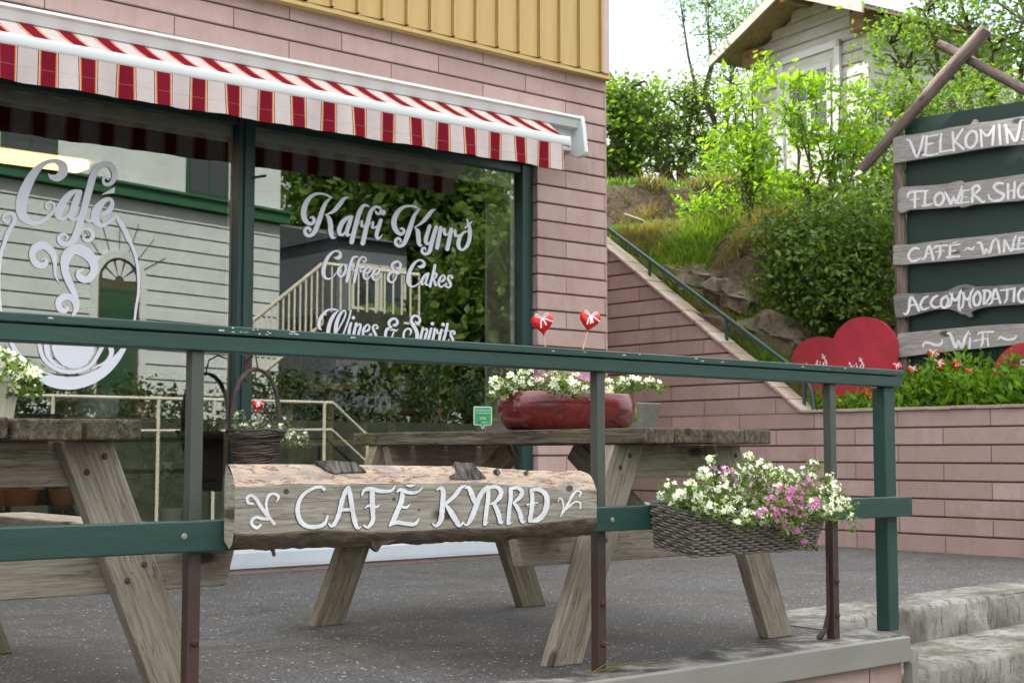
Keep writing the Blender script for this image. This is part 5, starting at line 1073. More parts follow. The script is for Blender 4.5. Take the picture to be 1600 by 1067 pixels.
sign_plank(J2, [(102,205),(140,172),(300,162),(440,155),(600,142),(700,130),(780,108),(850,95),(885,120),(1000,102),(1200,75),(1400,45),(1600,15),(1900,-28),(2180,-66),(2180,262),(1900,300),(1600,330),(1300,352),(1000,378),(900,405),(860,418),(825,400),(600,420),(400,432),(230,442),(180,470),(125,480),(98,440),(96,300)], [
 [(215,295,20),(230,242,30),(300,225,32),(455,215,22)],[(302,235,34),(300,412,34)],[(250,327,20),(350,312,20)],[(427,235,30),(420,330,34),(420,390,34)],[(385,397,20),(450,390,30),(515,367,16)],
 [(590,240,32),(542,290,34),(547,370,34),(600,386,34),(645,315,34),(625,250,34),(595,238,30)],[(660,235,26),(700,310,36),(730,372,34),(762,290,28),(792,362,34),(832,260,34),(860,165,20)],
 [(872,212,28),(862,290,32),(850,360,30)],[(875,217,20),(945,207,20)],[(862,297,18),(925,287,18)],[(815,364,24),(945,350,24)],[(992,180,32),(985,350,32)],[(970,195,22),(1040,152,34),(1072,195,34),(1010,262,26),(1050,300,34),(1105,350,32),(1140,335,12)],
 [(1350,130,26),(1290,126,36),(1242,170,34),(1290,225,36),(1358,262,38),(1328,320,36),(1240,335,30),(1187,300,26),(1180,255,14)],[(1410,140,34),(1410,310,34)],[(1490,115,32),(1480,300,34)],[(1415,217,22),(1485,212,22)],
 [(1575,130,32),(1532,200,34),(1542,280,34),(1600,290,34),(1640,205,34),(1615,135,34),(1580,128,30)],[(1705,110,34),(1705,280,34)],[(1690,120,24),(1765,100,32),(1780,165,32),(1705,200,22)]], M['wood_sign'])
sign_plank(J3, [(42,252),(95,246),(150,250),(300,238),(420,220),(600,198),(800,175),(1000,155),(1200,135),(1400,112),(1600,90),(1900,58),(2180,28),(2180,292),(1900,320),(1600,345),(1350,370),(1100,402),(850,425),(600,447),(350,468),(130,487),(42,482)], [
 [(350,300,22),(300,286,32),(242,330,34),(228,400,34),(270,443,34),(340,425,28),(375,400,12)],[(385,425,22),(420,400,30),(450,300,32),(475,266,30),(500,340,36),(520,425,34)],[(430,362,22),(510,347,22)],
 [(525,295,18),(560,267,30),(690,255,22)],[(602,275,32),(600,360,32),(577,420,22)],[(550,332,18),(650,320,16)],[(722,255,30),(715,400,34)],[(720,257,24),(835,242,20)],[(715,327,20),(790,317,18)],[(680,397,26),(835,385,26)],[(755,227,14),(805,212,14)],
 [(895,315,16),(932,287,28),(980,305,26),(1010,265,14)],[(1045,225,24),(1085,232,34),(1125,352,34),(1152,300,24),(1190,342,32),(1225,222,32),(1270,175,20)],[(1290,200,32),(1310,340,32)],[(1362,330,30),(1370,192,30)],[(1370,192,26),(1450,320,34),(1480,202,30),(1505,140,14)],
 [(1547,165,30),(1527,300,32)],[(1545,167,22),(1640,155,20)],[(1540,237,20),(1605,230,20)],[(1490,302,24),(1640,290,22)]], M['wood_sign'])
sign_plank(J4, [(45,250),(90,225),(130,215),(260,218),(400,215),(560,202),(680,190),(740,158),(800,130),(870,113),(930,110),(980,125),(1050,136),(1200,130),(1400,117),(1600,105),(1900,88),(2180,75),(2180,322),(1900,338),(1600,347),(1400,357),(1200,372),(1100,388),(1020,412),(965,445),(982,490),(945,500),(900,470),(850,462),(780,425),(700,402),(560,405),(430,435),(300,472),(160,500),(75,505),(55,400)], [
 [(165,450,16),(200,463,30),(230,400,34),(240,300,36),(265,262,30),(310,330,36),(350,422,34)],[(235,362,22),(320,347,22)],[(455,250,22),(402,282,32),(367,360,34),(402,408,34),(470,385,18)],[(570,245,22),(522,272,32),(492,340,34),(540,383,34),(600,368,16)],
 [(680,246,32),(622,290,34),(617,365,34),(665,384,34),(700,312,34),(682,248,30)],[(690,385,20),(728,340,30),(745,225,28)],[(720,217,20),(785,300,32),(852,178,22)],[(837,205,30),(825,330,32),(825,405,30),(850,430,12)],
 [(845,395,20),(873,360,28),(885,215,28)],[(860,202,20),(925,290,32),(998,162,22)],[(967,205,28),(950,335,32),(968,382,26)],[(1040,200,32),(1000,270,34),(1012,350,34),(1060,350,34),(1085,272,34),(1062,202,34),(1040,198,30)],
 [(1132,182,32),(1122,340,32)],[(1112,187,24),(1180,187,34),(1200,240,34),(1142,340,26)],[(1170,350,16),(1215,320,28),(1240,202,32),(1265,167,28),(1290,240,34),(1318,330,30)],[(1222,287,20),(1298,277,20)],
 [(1320,182,20),(1460,162,24)],[(1402,170,32),(1395,280,32),(1365,330,20)],[(1487,155,32),(1477,310,32)],[(1570,165,32),(1532,230,34),(1547,308,34),(1600,310,34),(1625,235,34),(1602,168,34),(1575,163,30)],[(1672,310,30),(1682,160,30)],[(1682,165,26),(1750,300,32),(1772,150,26)]], M['wood_sign_dark'])
sign_plank(J5, [(88,255),(110,235),(300,218),(600,190),(750,174),(900,160),(1100,145),(1300,130),(1600,120),(1900,110),(2180,100),(2180,322),(1900,340),(1600,362),(1300,392),(1000,422),(800,442),(600,462),(350,492),(140,517),(92,515)], [
 [(395,400,20),(412,352,34),(460,345,34),(560,375,36),(622,352,28),(625,305,14)],[(690,235,26),(725,252,36),(785,398,38),(820,322,28),(860,398,38),(900,282,36),(940,210,20)],[(955,240,13)],[(960,292,26),(950,408,28)],[(1005,327,22),(1050,317,22)],
 [(1050,250,16),(1080,227,30),(1235,215,26)],[(1110,232,30),(1105,350,30),(1085,390,22)],[(1075,312,18),(1140,297,18)],[(1165,292,24),(1175,385,26)],[(1163,252,12)],[(1290,310,16),(1320,282,30),(1400,310,36),(1480,300,34),(1510,262,18)]], M['wood_sign'])

# big painted hearts standing in the flower bed
def big_heart(label, J, out, strokes, X, th=.018):
    ox, oy, k = J; pl = lambda x, y, o=0: onX(x, y, X - o)
    c = catmull([(x, y, 1) for x, y in out] + [(out[0][0], out[0][1], 1)], 14); pts = [(q[0], q[1]) for q in c[:-1]]
    P_ = [pl(ox + x / k, oy + y / k) for x, y in pts]; n = len(P_); P_ = [Vector((p.x, p.y, max(p.z, .98))) for p in P_]; base = Vector((X, sum(p.y for p in P_) / n, 1.0))
    root = empty('painted_heart', base, label, 'painted heart', 'big red wooden hearts in the flower bed')
    b = MB(); tr = tessellate_polygon([[Vector((x, y, 0)) for x, y in pts]]); b.add(P_, [tuple(f) for f in tr]); b.add([p + Vector((th, 0, 0)) for p in P_], [tuple(f) for f in tr]); b.add(P_ + [p + Vector((th, 0, 0)) for p in P_], [(i, n + i, n + (i + 1) % n, (i + 1) % n) for i in range(n)])
    o = b.build('board', M['heart_red'], root)
    bm = bmesh.new(); bm.from_mesh(o.data); bmesh.ops.remove_doubles(bm, verts=bm.verts, dist=1e-5); bmesh.ops.recalc_face_normals(bm, faces=bm.faces); bm.to_mesh(o.data); bm.free()
    for w_ in (strokes[:9], strokes[9:]):
        if w_: paint_strokes('heart_lettering', [(ox, oy, k, w_)], pl, M['paint_white'], root, off=.0015, layer=.0004)
    MB().tube([base + Vector((th + .02, 0, -.15)), base + Vector((th + .02, 0, .35))], .015, 8).build('stake', M['green'], root)
big_heart('big red heart lying on its side with white handwriting, left of the sign board', (1220, 480, 6.67), [(1208,340),(1150,242),(1060,155),(950,112),(840,102),(725,128),(620,208),(565,285),(545,322),(450,308),(350,313),(245,350),(165,428),(115,515),(97,600),(102,700),(132,830),(190,935),(280,1040),(450,1120),(700,1140),(900,1080),(1080,930),(1190,720),(1216,500)],
 [[(265,575,8),(275,618,14)],[(330,605,10),(360,625,14)],[(382,555,12),(368,600,16),(352,628,12)],[(345,603,8),(405,598,8)],[(410,597,13),(403,625,13)],[(407,572,8)],[(432,490,12),(440,510,14),(470,560,15),(476,595,15),(455,615,15),(440,592,14),(462,568,10)],[(428,532,8),(462,508,8)],
  [(600,628,10),(650,655,10)],[(632,620,12),(668,652,14)],[(714,578,15),(735,622,15),(735,640,12)],[(735,625,8),(765,608,10)],[(790,607,12),(797,638,13)],[(785,590,8)],[(822,525,12),(830,548,14),(856,590,15),(862,618,15),(840,640,14),(826,617,13),(848,592,10)],[(815,558,8),(850,540,8)]], 9.0)
big_heart('red heart with white writing cut off by the right edge of the picture', (1390, 490, 7.62), [(1620,345),(1530,355),(1440,395),(1335,478),(1262,590),(1230,690),(1212,790),(1230,900),(1350,1010),(1550,1080),(1800,1050),(2050,900),(2160,700),(2120,520),(2000,410),(1850,380),(1740,370)],
 [[(1560,560,22),(1600,552,22),(1660,550,20)],[(1562,560,18),(1568,605,22),(1620,602,22)],[(1525,667,26),(1600,655,26),(1680,650,24)]], 8.98)

# flower bed: poppies and low leaves behind the coping
g = np.random.default_rng(21)
def bed(n, y0, y1, hmin, hmax, mat, size, aspect, x0=8.83, x1=9.25, up=.8, cl=9):
    P_ = []
    for i in range(n):
        y = g.uniform(y0, y1); x = g.uniform(x0, x1); h = g.uniform(hmin, hmax) * (.75 + .5 * noise.noise(Vector((y * 4, x * 4, 0)))); m_ = cl
        zz = np.sort(g.uniform(.0, 1, m_)) * h; P_.append(np.stack([x + g.normal(size=m_) * .028, y + g.normal(size=m_) * .028, .99 + zz], 1))
    P_ = np.concatenate(P_); return leaf_mesh('bed', P_, size, mat, None, g, aspect, 0, None, up)
o = bed(1700, 3.95, 6.05, .16, .42, M['leaf_garden'], .060, .42); o.name = 'flower_bed_leaves'; tag(o, 'dense bright green poppy leaves along the top of the pink wall', 'bed foliage', kind='stuff')
o = bed(600, 5.95, 6.85, .05, .20, M['leaf_garden'], .045, .5); o.name = 'flower_bed_leaves'; tag(o, 'low green leaves under the big heart beside the tiled coping', 'bed foliage', kind='stuff')
def bed_flowers(n, y0, y1, mat, label, h0, h1, size, seed):
    g2 = np.random.default_rng(seed)
    c = np.stack([g2.uniform(8.8, 9.0, n), g2.uniform(y0, y1, n), .99 + g2.uniform(h0, h1, n)], 1); nr = rand_unit(n, g2) * .5 + np.array([-.9, -.4, .3])
    o = flower_mesh('bed_flowers', c, nr, size, M[mat], None, g2, petals=4, cup=.7); tag(o, label, 'garden flowers', kind='stuff')
bed_flowers(34, 5.95, 6.75, 'petal_r', 'small dark red flowers under the big heart', .05, .20, .035, 4)
bed_flowers(16, 4.6, 6.0, 'petal_o', 'scattered orange poppy buds among the bed leaves', .10, .32, .022, 5)
rr = random.Random(12)
for i in range(46):                                        # tall poppy stalks
    y = rr.uniform(4.5, 6.05); x = rr.uniform(8.86, 9.15); h = rr.uniform(.22, .46); b = MB(); b.tube([(x, y, .97), (x + rr.uniform(-.02, .02), y + rr.uniform(-.02, .02), .97 + h * .6), (x + rr.uniform(-.04, .04), y + rr.uniform(-.04, .04), .97 + h)], [.003, .0025, .002], 4)
    e = Vector(b.v[-1]); b.tube([e, e + Vector((0, 0, .008)), e + Vector((0, 0, .02))], [.003, .008, .004], 6)
    o = b.build('poppy_stalk', M['leaf_garden'], None, Matrix.Translation((x, y, .97))); tag(o, 'slender green stalk with a bud rising from the flower bed behind the pink wall', 'stalk', 'poppy stalks in the flower bed')
for i, (px, py, lb, hh) in enumerate(((1402,575,'red heart with white bow just beyond the end of the railing cap',1),(1425,580,'low heart with a white bow beside the sign post, half hidden by leaves',1),(1458,556,'round red heart highest above the bed leaves, in front of the bottom plank',1),(1467,572,'red heart with big white ribbon just below the round red one',1),(1495,571,'red heart with a long slanting white ribbon among tall leaves',1),(1515,584,'small low heart with white bow right of the slanting ribbon one',1))):
    p = onX(px, py, 8.90 + .03 * (i % 3)); heart_pick(lb, p, .048 if i in (2, 3) else .040, (p.x + .02, p.y, .98), R_((-10, 14, 4, -6, 22, -4)[i]), R_(-70 + 13 * i), 3 + i % 2)
def hit(px, py):
    d = ray(px, py); t_ = 9.0
    while t_ < 40:
        p = CAM + d * t_
        if p.x > 8.8 and p.z < hill(p.x, p.y): return p, t_
        t_ += .03
    return CAM + d * 14, 14
# ================================================================== TREES AND SHRUBS on the slope
def ground(px, py, d):
    c = W(px, py, d); return (c.x, c.y, hill(c.x, c.y))
def pxblob(px, py, d, rx, ry, rdepth=None):
    c = W(px, py, d); k = d / F_PX; r = (rx + ry) / 2 * k * .9 if rdepth is None else rdepth
    return ((c.x, c.y, c.z), ((rx * k * .76 + r * .65), (rx * k * .65 + r * .76), ry * k))
def ground(px, py, d):
    c = W(px, py, d); return (c.x, c.y, hill(c.x, c.y))
tree('birch_tree', 'leafy tree right beside the cafe corner, standing on the grassy bank', 'tree', ground(960, 300, 17), [pxblob(965,215,17,42,62), pxblob(990,160,17,34,36), pxblob(955,160,17,30,40), pxblob(1012,205,17,26,40), pxblob(950,262,17,34,28)], 6200, .075, M['leaf_mid'], 'trees on the slope', 31, .13, 4, .5, .13, twig_n=60)
tree('willow_tree', 'open tree with leaning dark trunk against bright sky left of the shed', 'tree', ground(1036, 300, 16.5), [pxblob(1045,225,16.5,32,44), pxblob(1075,185,16.5,26,40), pxblob(1025,250,16.5,24,26), pxblob(1090,250,16.5,26,38), pxblob(1062,150,16.5,18,24)], 2700, .060, M['leaf_mid'], 'trees on the slope', 32, .11, 3, .45, .15, twig_n=70)
tree('birch_tree', 'tall wispy tree with fine leaves left of the wooden shed', 'tree', ground(1120, 330, 16.4), [pxblob(1110,25,16.4,44,34), pxblob(1140,70,16.4,36,40), pxblob(1110,140,16.4,36,60), pxblob(1150,200,16.4,30,60), pxblob(1098,250,16.4,36,56), pxblob(1180,0,17.4,50,30), pxblob(1085,-10,16.4,40,20), pxblob(1130,300,16,40,30)], 9500, .040, M['leaf_mid'], 'trees on the slope', 33, .042, 9, .42, .16, twig_n=150)
tree('willow_shrub', 'bright yellow green shrub at the left front of the shed', 'shrub', ground(1165, 350, 12.8), [pxblob(1160,150,12.8,26,50), pxblob(1182,115,12.8,12,26), pxblob(1150,240,12.8,42,46), pxblob(1195,300,12.8,44,40), pxblob(1120,320,12.8,36,24), pxblob(1185,225,12.8,24,36), pxblob(1080,335,12.9,26,16)], 2900, .062, M['leaf_bright'], 'shrubs before the shed', 34, .022, 9, .42, .085, twig_n=120, up=.5)
tree('willow_shrub', 'bright green shrub with upright shoots in front of the shed door', 'shrub', ground(1290, 350, 12.0), [pxblob(1250,160,12,12,40), pxblob(1288,150,12,14,44), pxblob(1228,195,12,14,36), pxblob(1325,150,12,14,36), pxblob(1290,235,12,50,40), pxblob(1235,290,12,40,36), pxblob(1340,270,12,36,50), pxblob(1300,330,12,60,30), pxblob(1355,190,12,20,40)], 3000, .062, M['leaf_bright'], 'shrubs before the shed', 35, .020, 12, .42, .075, twig_n=150, up=.5)
tree('dark_shrub', 'dense dark glossy shrub below the shed, behind the big heart', 'shrub', ground(1290, 430, 12.0), [pxblob(1290,400,11.6,70,62), pxblob(1350,440,11.4,50,60), pxblob(1240,370,11.8,46,36), pxblob(1365,350,11.4,36,60), pxblob(1225,440,11.7,30,36), pxblob(1330,480,11.3,60,30), pxblob(1215,400,12,20,26), pxblob(1310,335,11.8,30,20), pxblob(1385,400,11.2,20,60)], 10500, .050, M['leaf_dark'], 'shrubs before the shed', 36, .03, 6, .55, .15, twig_n=50)
tree('rowan_tree', 'spreading tree with dark crooked branches above the sign board at the top right', 'tree', ground(1570, 300, 13.6), [pxblob(1420,35,13.6,52,34), pxblob(1500,20,13.6,60,40), pxblob(1580,70,13.6,60,60), pxblob(1460,90,13.6,50,26), pxblob(1540,110,13.6,70,34), pxblob(1390,75,13.6,30,26), pxblob(1640,20,13.6,60,60), pxblob(1600,-50,13.6,130,46)], 6000, .055, M['leaf_mid'], 'trees on the slope', 37, .085, 6, .5, .15, twig_n=150)
tree('rowan_shrub', 'mixed green bush between the shed and the sign board', 'shrub', ground(1400, 330, 12.4), [pxblob(1405,150,12.4,50,34), pxblob(1375,215,12.4,46,42), pxblob(1440,170,12.4,46,26), pxblob(1385,290,12.4,44,50), pxblob(1520,150,12.6,80,30), pxblob(1480,260,12.6,120,70)], 8000, .048, M['leaf_mid'], 'shrubs before the shed', 38, .03, 7, .5, .10, twig_n=70)
tree('dark_shrub', 'dark bush low behind the left end of the shed shrubs', 'shrub', ground(1130, 330, 14.6), [pxblob(1130,290,14.6,44,40), pxblob(1180,310,14.6,50,36)], 2600, .05, M['leaf_mid'], 'shrubs before the shed', 39, .03, 4, .5, .12, twig_n=20)

# grass on the slope
g = np.random.default_rng(77)
def grass(n, cond, h0, h1, mat, label, w=.006, lean=.35, seed=0, name='grass'):
    gg = np.random.default_rng(seed); P_ = []
    while len(P_) < n:
        r_ = gg.uniform(8.3, 16.5); px = gg.uniform(925, 1330); d = ray(px, 500); X, Y = d.x * r_, d.y * r_
        if X < 8.84: continue
        if not cond(X, Y, gg): continue
        P_.append((X, Y, hill(X, Y)))
    P_ = np.array(P_); n = len(P_); h = gg.uniform(h0, h1, (n, 1)); a = gg.uniform(0, 6.28, n); ln = gg.normal(size=(n, 2)) * lean; s = np.stack([np.cos(a), np.sin(a), np.zeros(n)], 1) * w
    t1 = P_ + np.concatenate([ln * h * .35, h * .6], 1); t2 = P_ + np.concatenate([ln * h, h], 1)
    v = np.stack([P_ - s, P_ + s, t1 + s * .7, t1 - s * .7, t2], 1).reshape(-1, 3); b = np.arange(n)[:, None] * 5
    f = np.concatenate([b + np.array([[0, 1, 2]]), b + np.array([[0, 2, 3]]), b + np.array([[3, 2, 4]])], 1).reshape(-1)
    tag(np_mesh(name, v, f, 3, mat), label, 'grass', kind='stuff')
def slope(X, Y): e = .06; return math.hypot(hill(X + e, Y) - hill(X - e, Y), hill(X, Y + e) - hill(X, Y - e)) / (2 * e)
grass(26000, lambda X, Y, q: slope(X, Y) < .75 or q.random() < .06, .035, .10, M['grass'], 'short green grass covering the terraces of the slope', .007, .3, 1)
grass(7000, lambda X, Y, q: .5 < slope(X, Y) < 1.6 and noise.noise(Vector((X * 2, Y * 2, 3))) > .0, .06, .16, M['drygrass'], 'dry yellowish grass tufts on the steeper earth bank', .005, .7, 2)
grass(9000, lambda X, Y, q: slope(X, Y) > .5 and Y < 8.6 and noise.noise(Vector((X * 1.6, Y * 1.6, 8))) > .0, .07, .18, M['grass'], 'long hanging grass over the bank above the handrail', .006, .8, 3)
def rock(label, px, py, d, sx, sy, sz, seed, rz=0):
    c, _ = hit(px, py); c = c + FH * sx * .35; bm = bmesh.new(); bmesh.ops.create_icosphere(bm, subdivisions=4, radius=1)
    for v in bm.verts:
        p = v.co.copy(); q = Vector((round(p.x * 1.6) / 1.6, round(p.y * 1.6) / 1.6, round(p.z * 1.4) / 1.4)) * .45 + p * .55
        q *= 1 + .34 * noise.noise(p * 1.3 + Vector((seed, 0, 0))) + .18 * noise.noise(p * 4 + Vector((seed, 0, 0))) + .03 * noise.noise(p * 12); v.co = Vector((q.x * sx, q.y * sy, q.z * sz))
    me = bpy.data.meshes.new('rock'); bm.to_mesh(me); bm.free(); o = mesh_obj('rock', me, M['rock'], None, Matrix.Translation(c) @ Matrix.Rotation(rz, 4, 'Z') @ Matrix.Rotation(.3, 4, 'X')); smooth(o, 30); tag(o, label, 'rock', 'rocks in the bank')
rock('large tan rock face in the bank just above the top of the handrail', 1090, 450, 12.1, .30, .34, .22, 1, .3)
rock('brown cracked rock to the right of the largest one, half under grass', 1160, 470, 11.6, .24, .28, .18, 2, .9)
rock('lower dark rock beside the handrail under the tan ones', 1120, 515, 11.3, .2, .25, .16, 3, 0)
rock('shadowed rock right behind the left lobe of the big heart', 1225, 535, 10.7, .25, .40, .22, 4, 1.2)
rock('shadowed rock under the dark shrub, behind the top of the big heart', 1330, 520, 10.3, .25, .45, .24, 5, .5)
b = MB(); q = W(1012, 345, 13.6); b.tube([W(975, 335, 13.35), W(1005, 345, 13.3), W(1030, 362, 13.25)], [.012, .014, .006], 6, wob=.4); tag(b.build('fallen_branch', M['shed_trim']), 'pale bare root lying across the dark earth bank', 'branch')
yf = MB()
for i, (px, py) in enumerate(((1008,470),(1020,475),(953,372),(959,376),(1030,468),(1051,490),(1095,497),(1100,470))):
    p = W(px, py, 11.4)
    p = onX(px, py, 8.95); p.z = max(p.z, hill(p.x, p.y)); bs = Vector((p.x, p.y, hill(p.x, p.y) - .02)); rt_ = empty('yellow_flower', bs, 'tiny yellow wild flower growing beside the handrail on the slope', 'wild flower', 'yellow wild flowers by the handrail')
    MB().tube([bs, p], .002, 4).build('stem', M['leaf_garden'], rt_); flower_mesh('blossom', [tuple(p)], [(-.8, -.5, .3)], .034, M['petal_y'] if 'petal_y' in M else M.setdefault('petal_y', leafm('yellow_petal', (.75, .50, .02), (.85, .62, .03), .2)), rt_, np.random.default_rng(i), eye=False)

# ================================================================== GARDEN SHED
gs_ = Vector((math.cos(R_(82)), math.sin(R_(82)), 0)); gn = Vector((-gs_.y, gs_.x, 0)); ps = W(1362, 340, 14.5); ps.z = 0
if gn.dot(CAM - ps) < 0: gn = -gn
SH = lambda s, z, o=0: Vector((ps.x, ps.y, 0)) + gs_ * s + Vector((0, 0, z)) + gn * o
shed = empty('garden_shed', SH(.85, 3.1, -1), 'small whitewashed plank shed with gabled roof up on the slope behind bushes', 'shed')
mS = Matrix(((gs_.x, -gn.x, 0, SH(0, 0).x), (gs_.y, -gn.y, 0, SH(0, 0).y), (0, 0, 1, 3.0), (0, 0, 0, 1)))
Wd, EV, RD, DP = 1.66, 5.26, 5.62, 2.3
def shed_boards(b, pts2, lay):
    pass
b = MB(); z = 3.0; hb_ = .135
while z < RD - .02:                                        # front boards, cut to the gable
    z1 = min(z + hb_, RD); c = (z + z1) / 2; inset = 0 if c < EV else (c - EV) / (RD - EV) * Wd / 2
    a, d = inset, Wd - inset
    q = [SH(a, z + .006, .0), SH(d, z + .006, .0), SH(d, z + .018, .014), SH(a, z + .018, .014), SH(d, z1 - .006, .010), SH(a, z1 - .006, .010), SH(d, z1, -.004), SH(a, z1, -.004)]
    b.add(q, [(0, 1, 2, 3), (3, 2, 4, 5), (5, 4, 6, 7)])
    z = z1
z = 3.0
while z < EV:
    z1 = min(z + hb_, EV)
    for s_, k in ((0, -1), (Wd, 1)):
        e = .014 * k
        q = [SH(s_, z + .006, 0), SH(s_, z + .006, -DP), SH(s_ + e, z + .018, -DP), SH(s_ + e, z + .018, 0), SH(s_ + e, z1 - .006, -DP), SH(s_ + e, z1 - .006, 0), SH(s_, z1, -DP), SH(s_, z1, 0)]; b.add(q, [(0, 1, 2, 3), (3, 2, 4, 5), (5, 4, 6, 7)])
    z = z1
b.add([SH(0, 3, -.02), SH(Wd, 3, -.02), SH(Wd, EV, -.02), SH(Wd / 2, RD, -.02), SH(0, EV, -.02)], [(0, 1, 2, 3, 4)]); b.add([SH(0, 3, -DP), SH(Wd, 3, -DP), SH(Wd, EV, -DP), SH(Wd / 2, RD, -DP), SH(0, EV, -DP)], [(0, 1, 2, 3, 4)])
for s_ in (.004, Wd - .004): b.add([SH(s_, 3, -.02), SH(s_, 3, -DP), SH(s_, EV, -DP), SH(s_, EV, -.02)], [(0, 1, 2, 3)])
b.build('wall', M['shed'], shed, mS)
def sbox(nm, s0, s1, z0, z1, o0, o1, mat, par=None):
    b = MB(); q = [SH(s, z, o) for z in (z0, z1) for s, o in ((s0, o0), (s1, o0), (s1, o1), (s0, o1))]
    b.add(q, [(0, 3, 2, 1), (4, 5, 6, 7), (0, 1, 5, 4), (1, 2, 6, 5), (2, 3, 7, 6), (3, 0, 4, 7)]); return b.build(nm, mat, par or shed, mS, bevel=.004)
sbox('corner_board', -.03, .05, 3.0, EV - .02, -.05, .035, M['shed'])
sbox('corner_board', Wd - .05, Wd + .03, 3.0, EV - .02, -.05, .035, M['shed'])
for s0, s1 in ((-.10, .10), (Wd - .10, Wd + .10)): sbox('eave_bracket', s0, s1, EV - .22, EV - .02, -.02, .16, M['shed_wood'])
for k, s0 in ((1, -.34), (-1, Wd + .34)):                 # two roof slopes
    sr = Wd / 2; pz = (RD - EV) / (Wd / 2); ze = RD - abs(sr - s0) * pz + .03; zr = RD + .03
    q = []
    for o_ in (.42, -DP - .2):
        q += [SH(s0, ze, o_), SH(sr, zr, o_), SH(sr, zr + .025, o_), SH(s0, ze + .025, o_)]
    f_ = [(0,1,2,3),(7,6,5,4),(0,4,5,1),(3,2,6,7),(0,3,7,4),(1,5,6,2)]; b = MB().add(q, f_); b.build('roof_boards', M['shed_wood'], shed, mS)
    q2 = [p + Vector((0, 0, .027)) for p in q]; MB().add(q2, f_).build('roof', M['roofing'], shed, mS)
    q3 = [SH(s0, ze - .05, .44), SH(sr, zr - .05, .44), SH(sr, zr + .06, .44), SH(s0, ze + .06, .44)]; q3 += [p - gn * .025 for p in q3]; MB().add(q3, f_).build('barge_board', M['shed_trim'], shed, mS)
sbox('purlin', Wd / 2 - .045, Wd / 2 + .045, RD - .09, RD + .02, -.02, .41, M['shed_wood'])
dr = sbox('door', .40, 1.27, 3.12, 4.98, .016, .036, M['shed'])
for s0, s1, z0, z1 in ((.36, .44, 3.1, 5.06), (1.22, 1.31, 3.1, 5.06), (.36, 1.31, 4.98, 5.06)): sbox('door_frame', s0, s1, z0, z1, .018, .056, M['white_metal'])
for (s0, s1) in ((.56, .80), (.86, 1.12)):
    for (z0, z1) in ((4.50, 4.80), (4.14, 4.44)): sbox('door_pane', s0, s1, z0, z1, .034, .040, M['glass_dark'], dr)
for s0, s1, z0, z1 in ((.50, 1.18, 4.80, 4.86), (.50, 1.18, 4.44, 4.50), (.50, 1.18, 4.08, 4.14), (.80, .86, 4.14, 4.80), (.50, .56, 4.14, 4.80), (1.12, 1.18, 4.14, 4.80)): sbox('glazing_bar', s0, s1, z0, z1, .036, .050, M['white_metal'], dr)

# ================================================================== ACROSS THE STREET (seen reflected in the shop glass)
mir = lambda p: Vector((p.x, 2 * GL - p.y, p.z))
A1 = W(182, 500, 26); v1 = Vector((math.cos(R_(11.8)), math.sin(R_(11.8)), 0)); n1 = Vector((-v1.y, v1.x, 0))
hs = lambda px, py: (onP(px, py, A1, n1) - A1).dot(v1); hz_ = lambda px, py: onP(px, py, A1, n1).z
O2 = mir(A1); u2 = Vector((v1.x, -v1.y, 0)); w2 = Vector((-n1.x, n1.y, 0)); O2.z = 0
if w2.y < 0: w2 = -w2
HP = lambda s, z, o=0: O2 + u2 * s + Vector((0, 0, z)) + w2 * o
oh = empty('white_house', HP(0, 1.2), 'large white house with green ledge and arched green door across the street', 'house')
m2 = Matrix(((u2.x, -w2.x, 0, HP(0, 0).x), (u2.y, -w2.y, 0, HP(0, 0).y), (0, 0, 1, 0), (0, 0, 0, 1)))
t = NT('white_render'); v = t.coord(); n = t.noise(v, 1.5, 7, .7); c = t.ramp(n, [(.3, (.50, .52, .50)), (.7, (.64, .66, .64))]); M['render'] = t.pbr(c, .85, t.bump(t.noise(v, 30), .2, .01))
M['ledge'] = paint('mid_green_ledge', (.025, .12, .05), .15, .5, chips=(.2, .3, .22)); M['olive'] = paint('olive_door_surround', (.09, .08, .035), .1, .6); M['house_green'] = paint('house_door_green', (.018, .075, .03), .1, .5)
def hbox(nm, s0, s1, z0, z1, o0, o1, mat, par=None):
    b = MB(); q = [HP(s, z, o) for z in (z0, z1) for s, o in ((s0, o0), (s1, o0), (s1, o1), (s0, o1))]
    b.add(q, [(0, 3, 2, 1), (4, 5, 6, 7), (0, 1, 5, 4), (1, 2, 6, 5), (2, 3, 7, 6), (3, 0, 4, 7)]); return b.build(nm, mat, par or oh, m2)
sL, sR = hs(-420, 300), hs(437, 400); zl = hz_(182, 298)
b = MB(); rz = 1.0; gp_ = .28; c0 = hz_(300, 440) % gp_
q = lambda s, z, o: HP(s, z, o)
b.add([q(sL, .2, -9), q(sR, .2, -9), q(sR, .2, 0), q(sL, .2, 0), q(sL, 8.6, -9), q(sR, 8.6, -9), q(sR, 8.6, 0), q(sL, 8.6, 0)], [(1, 2, 6, 5), (0, 4, 7, 3), (0, 1, 5, 4)])
b.add([q(sL, zl, 0), q(sR, zl, 0), q(sR, 8.6, 0), q(sL, 8.6, 0)], [(0, 1, 2, 3)])
z = c0
while z < zl: b.add([q(sL, z + .03, .0), q(sR, z + .03, 0), q(sR, min(z + gp_, zl) , 0), q(sL, min(z + gp_, zl), 0)], [(0, 1, 2, 3)]); z += gp_
b.build('wall', M['render'], oh, m2)
b = MB(); z = c0
while z < zl: b.add([q(sL, z - .002, -.012), q(sR, z - .002, -.012), q(sR, z + .032, -.012), q(sL, z + .032, -.012)], [(0, 1, 2, 3)]); z += gp_
b.build('wall_groove', M['house_green'], oh, m2)
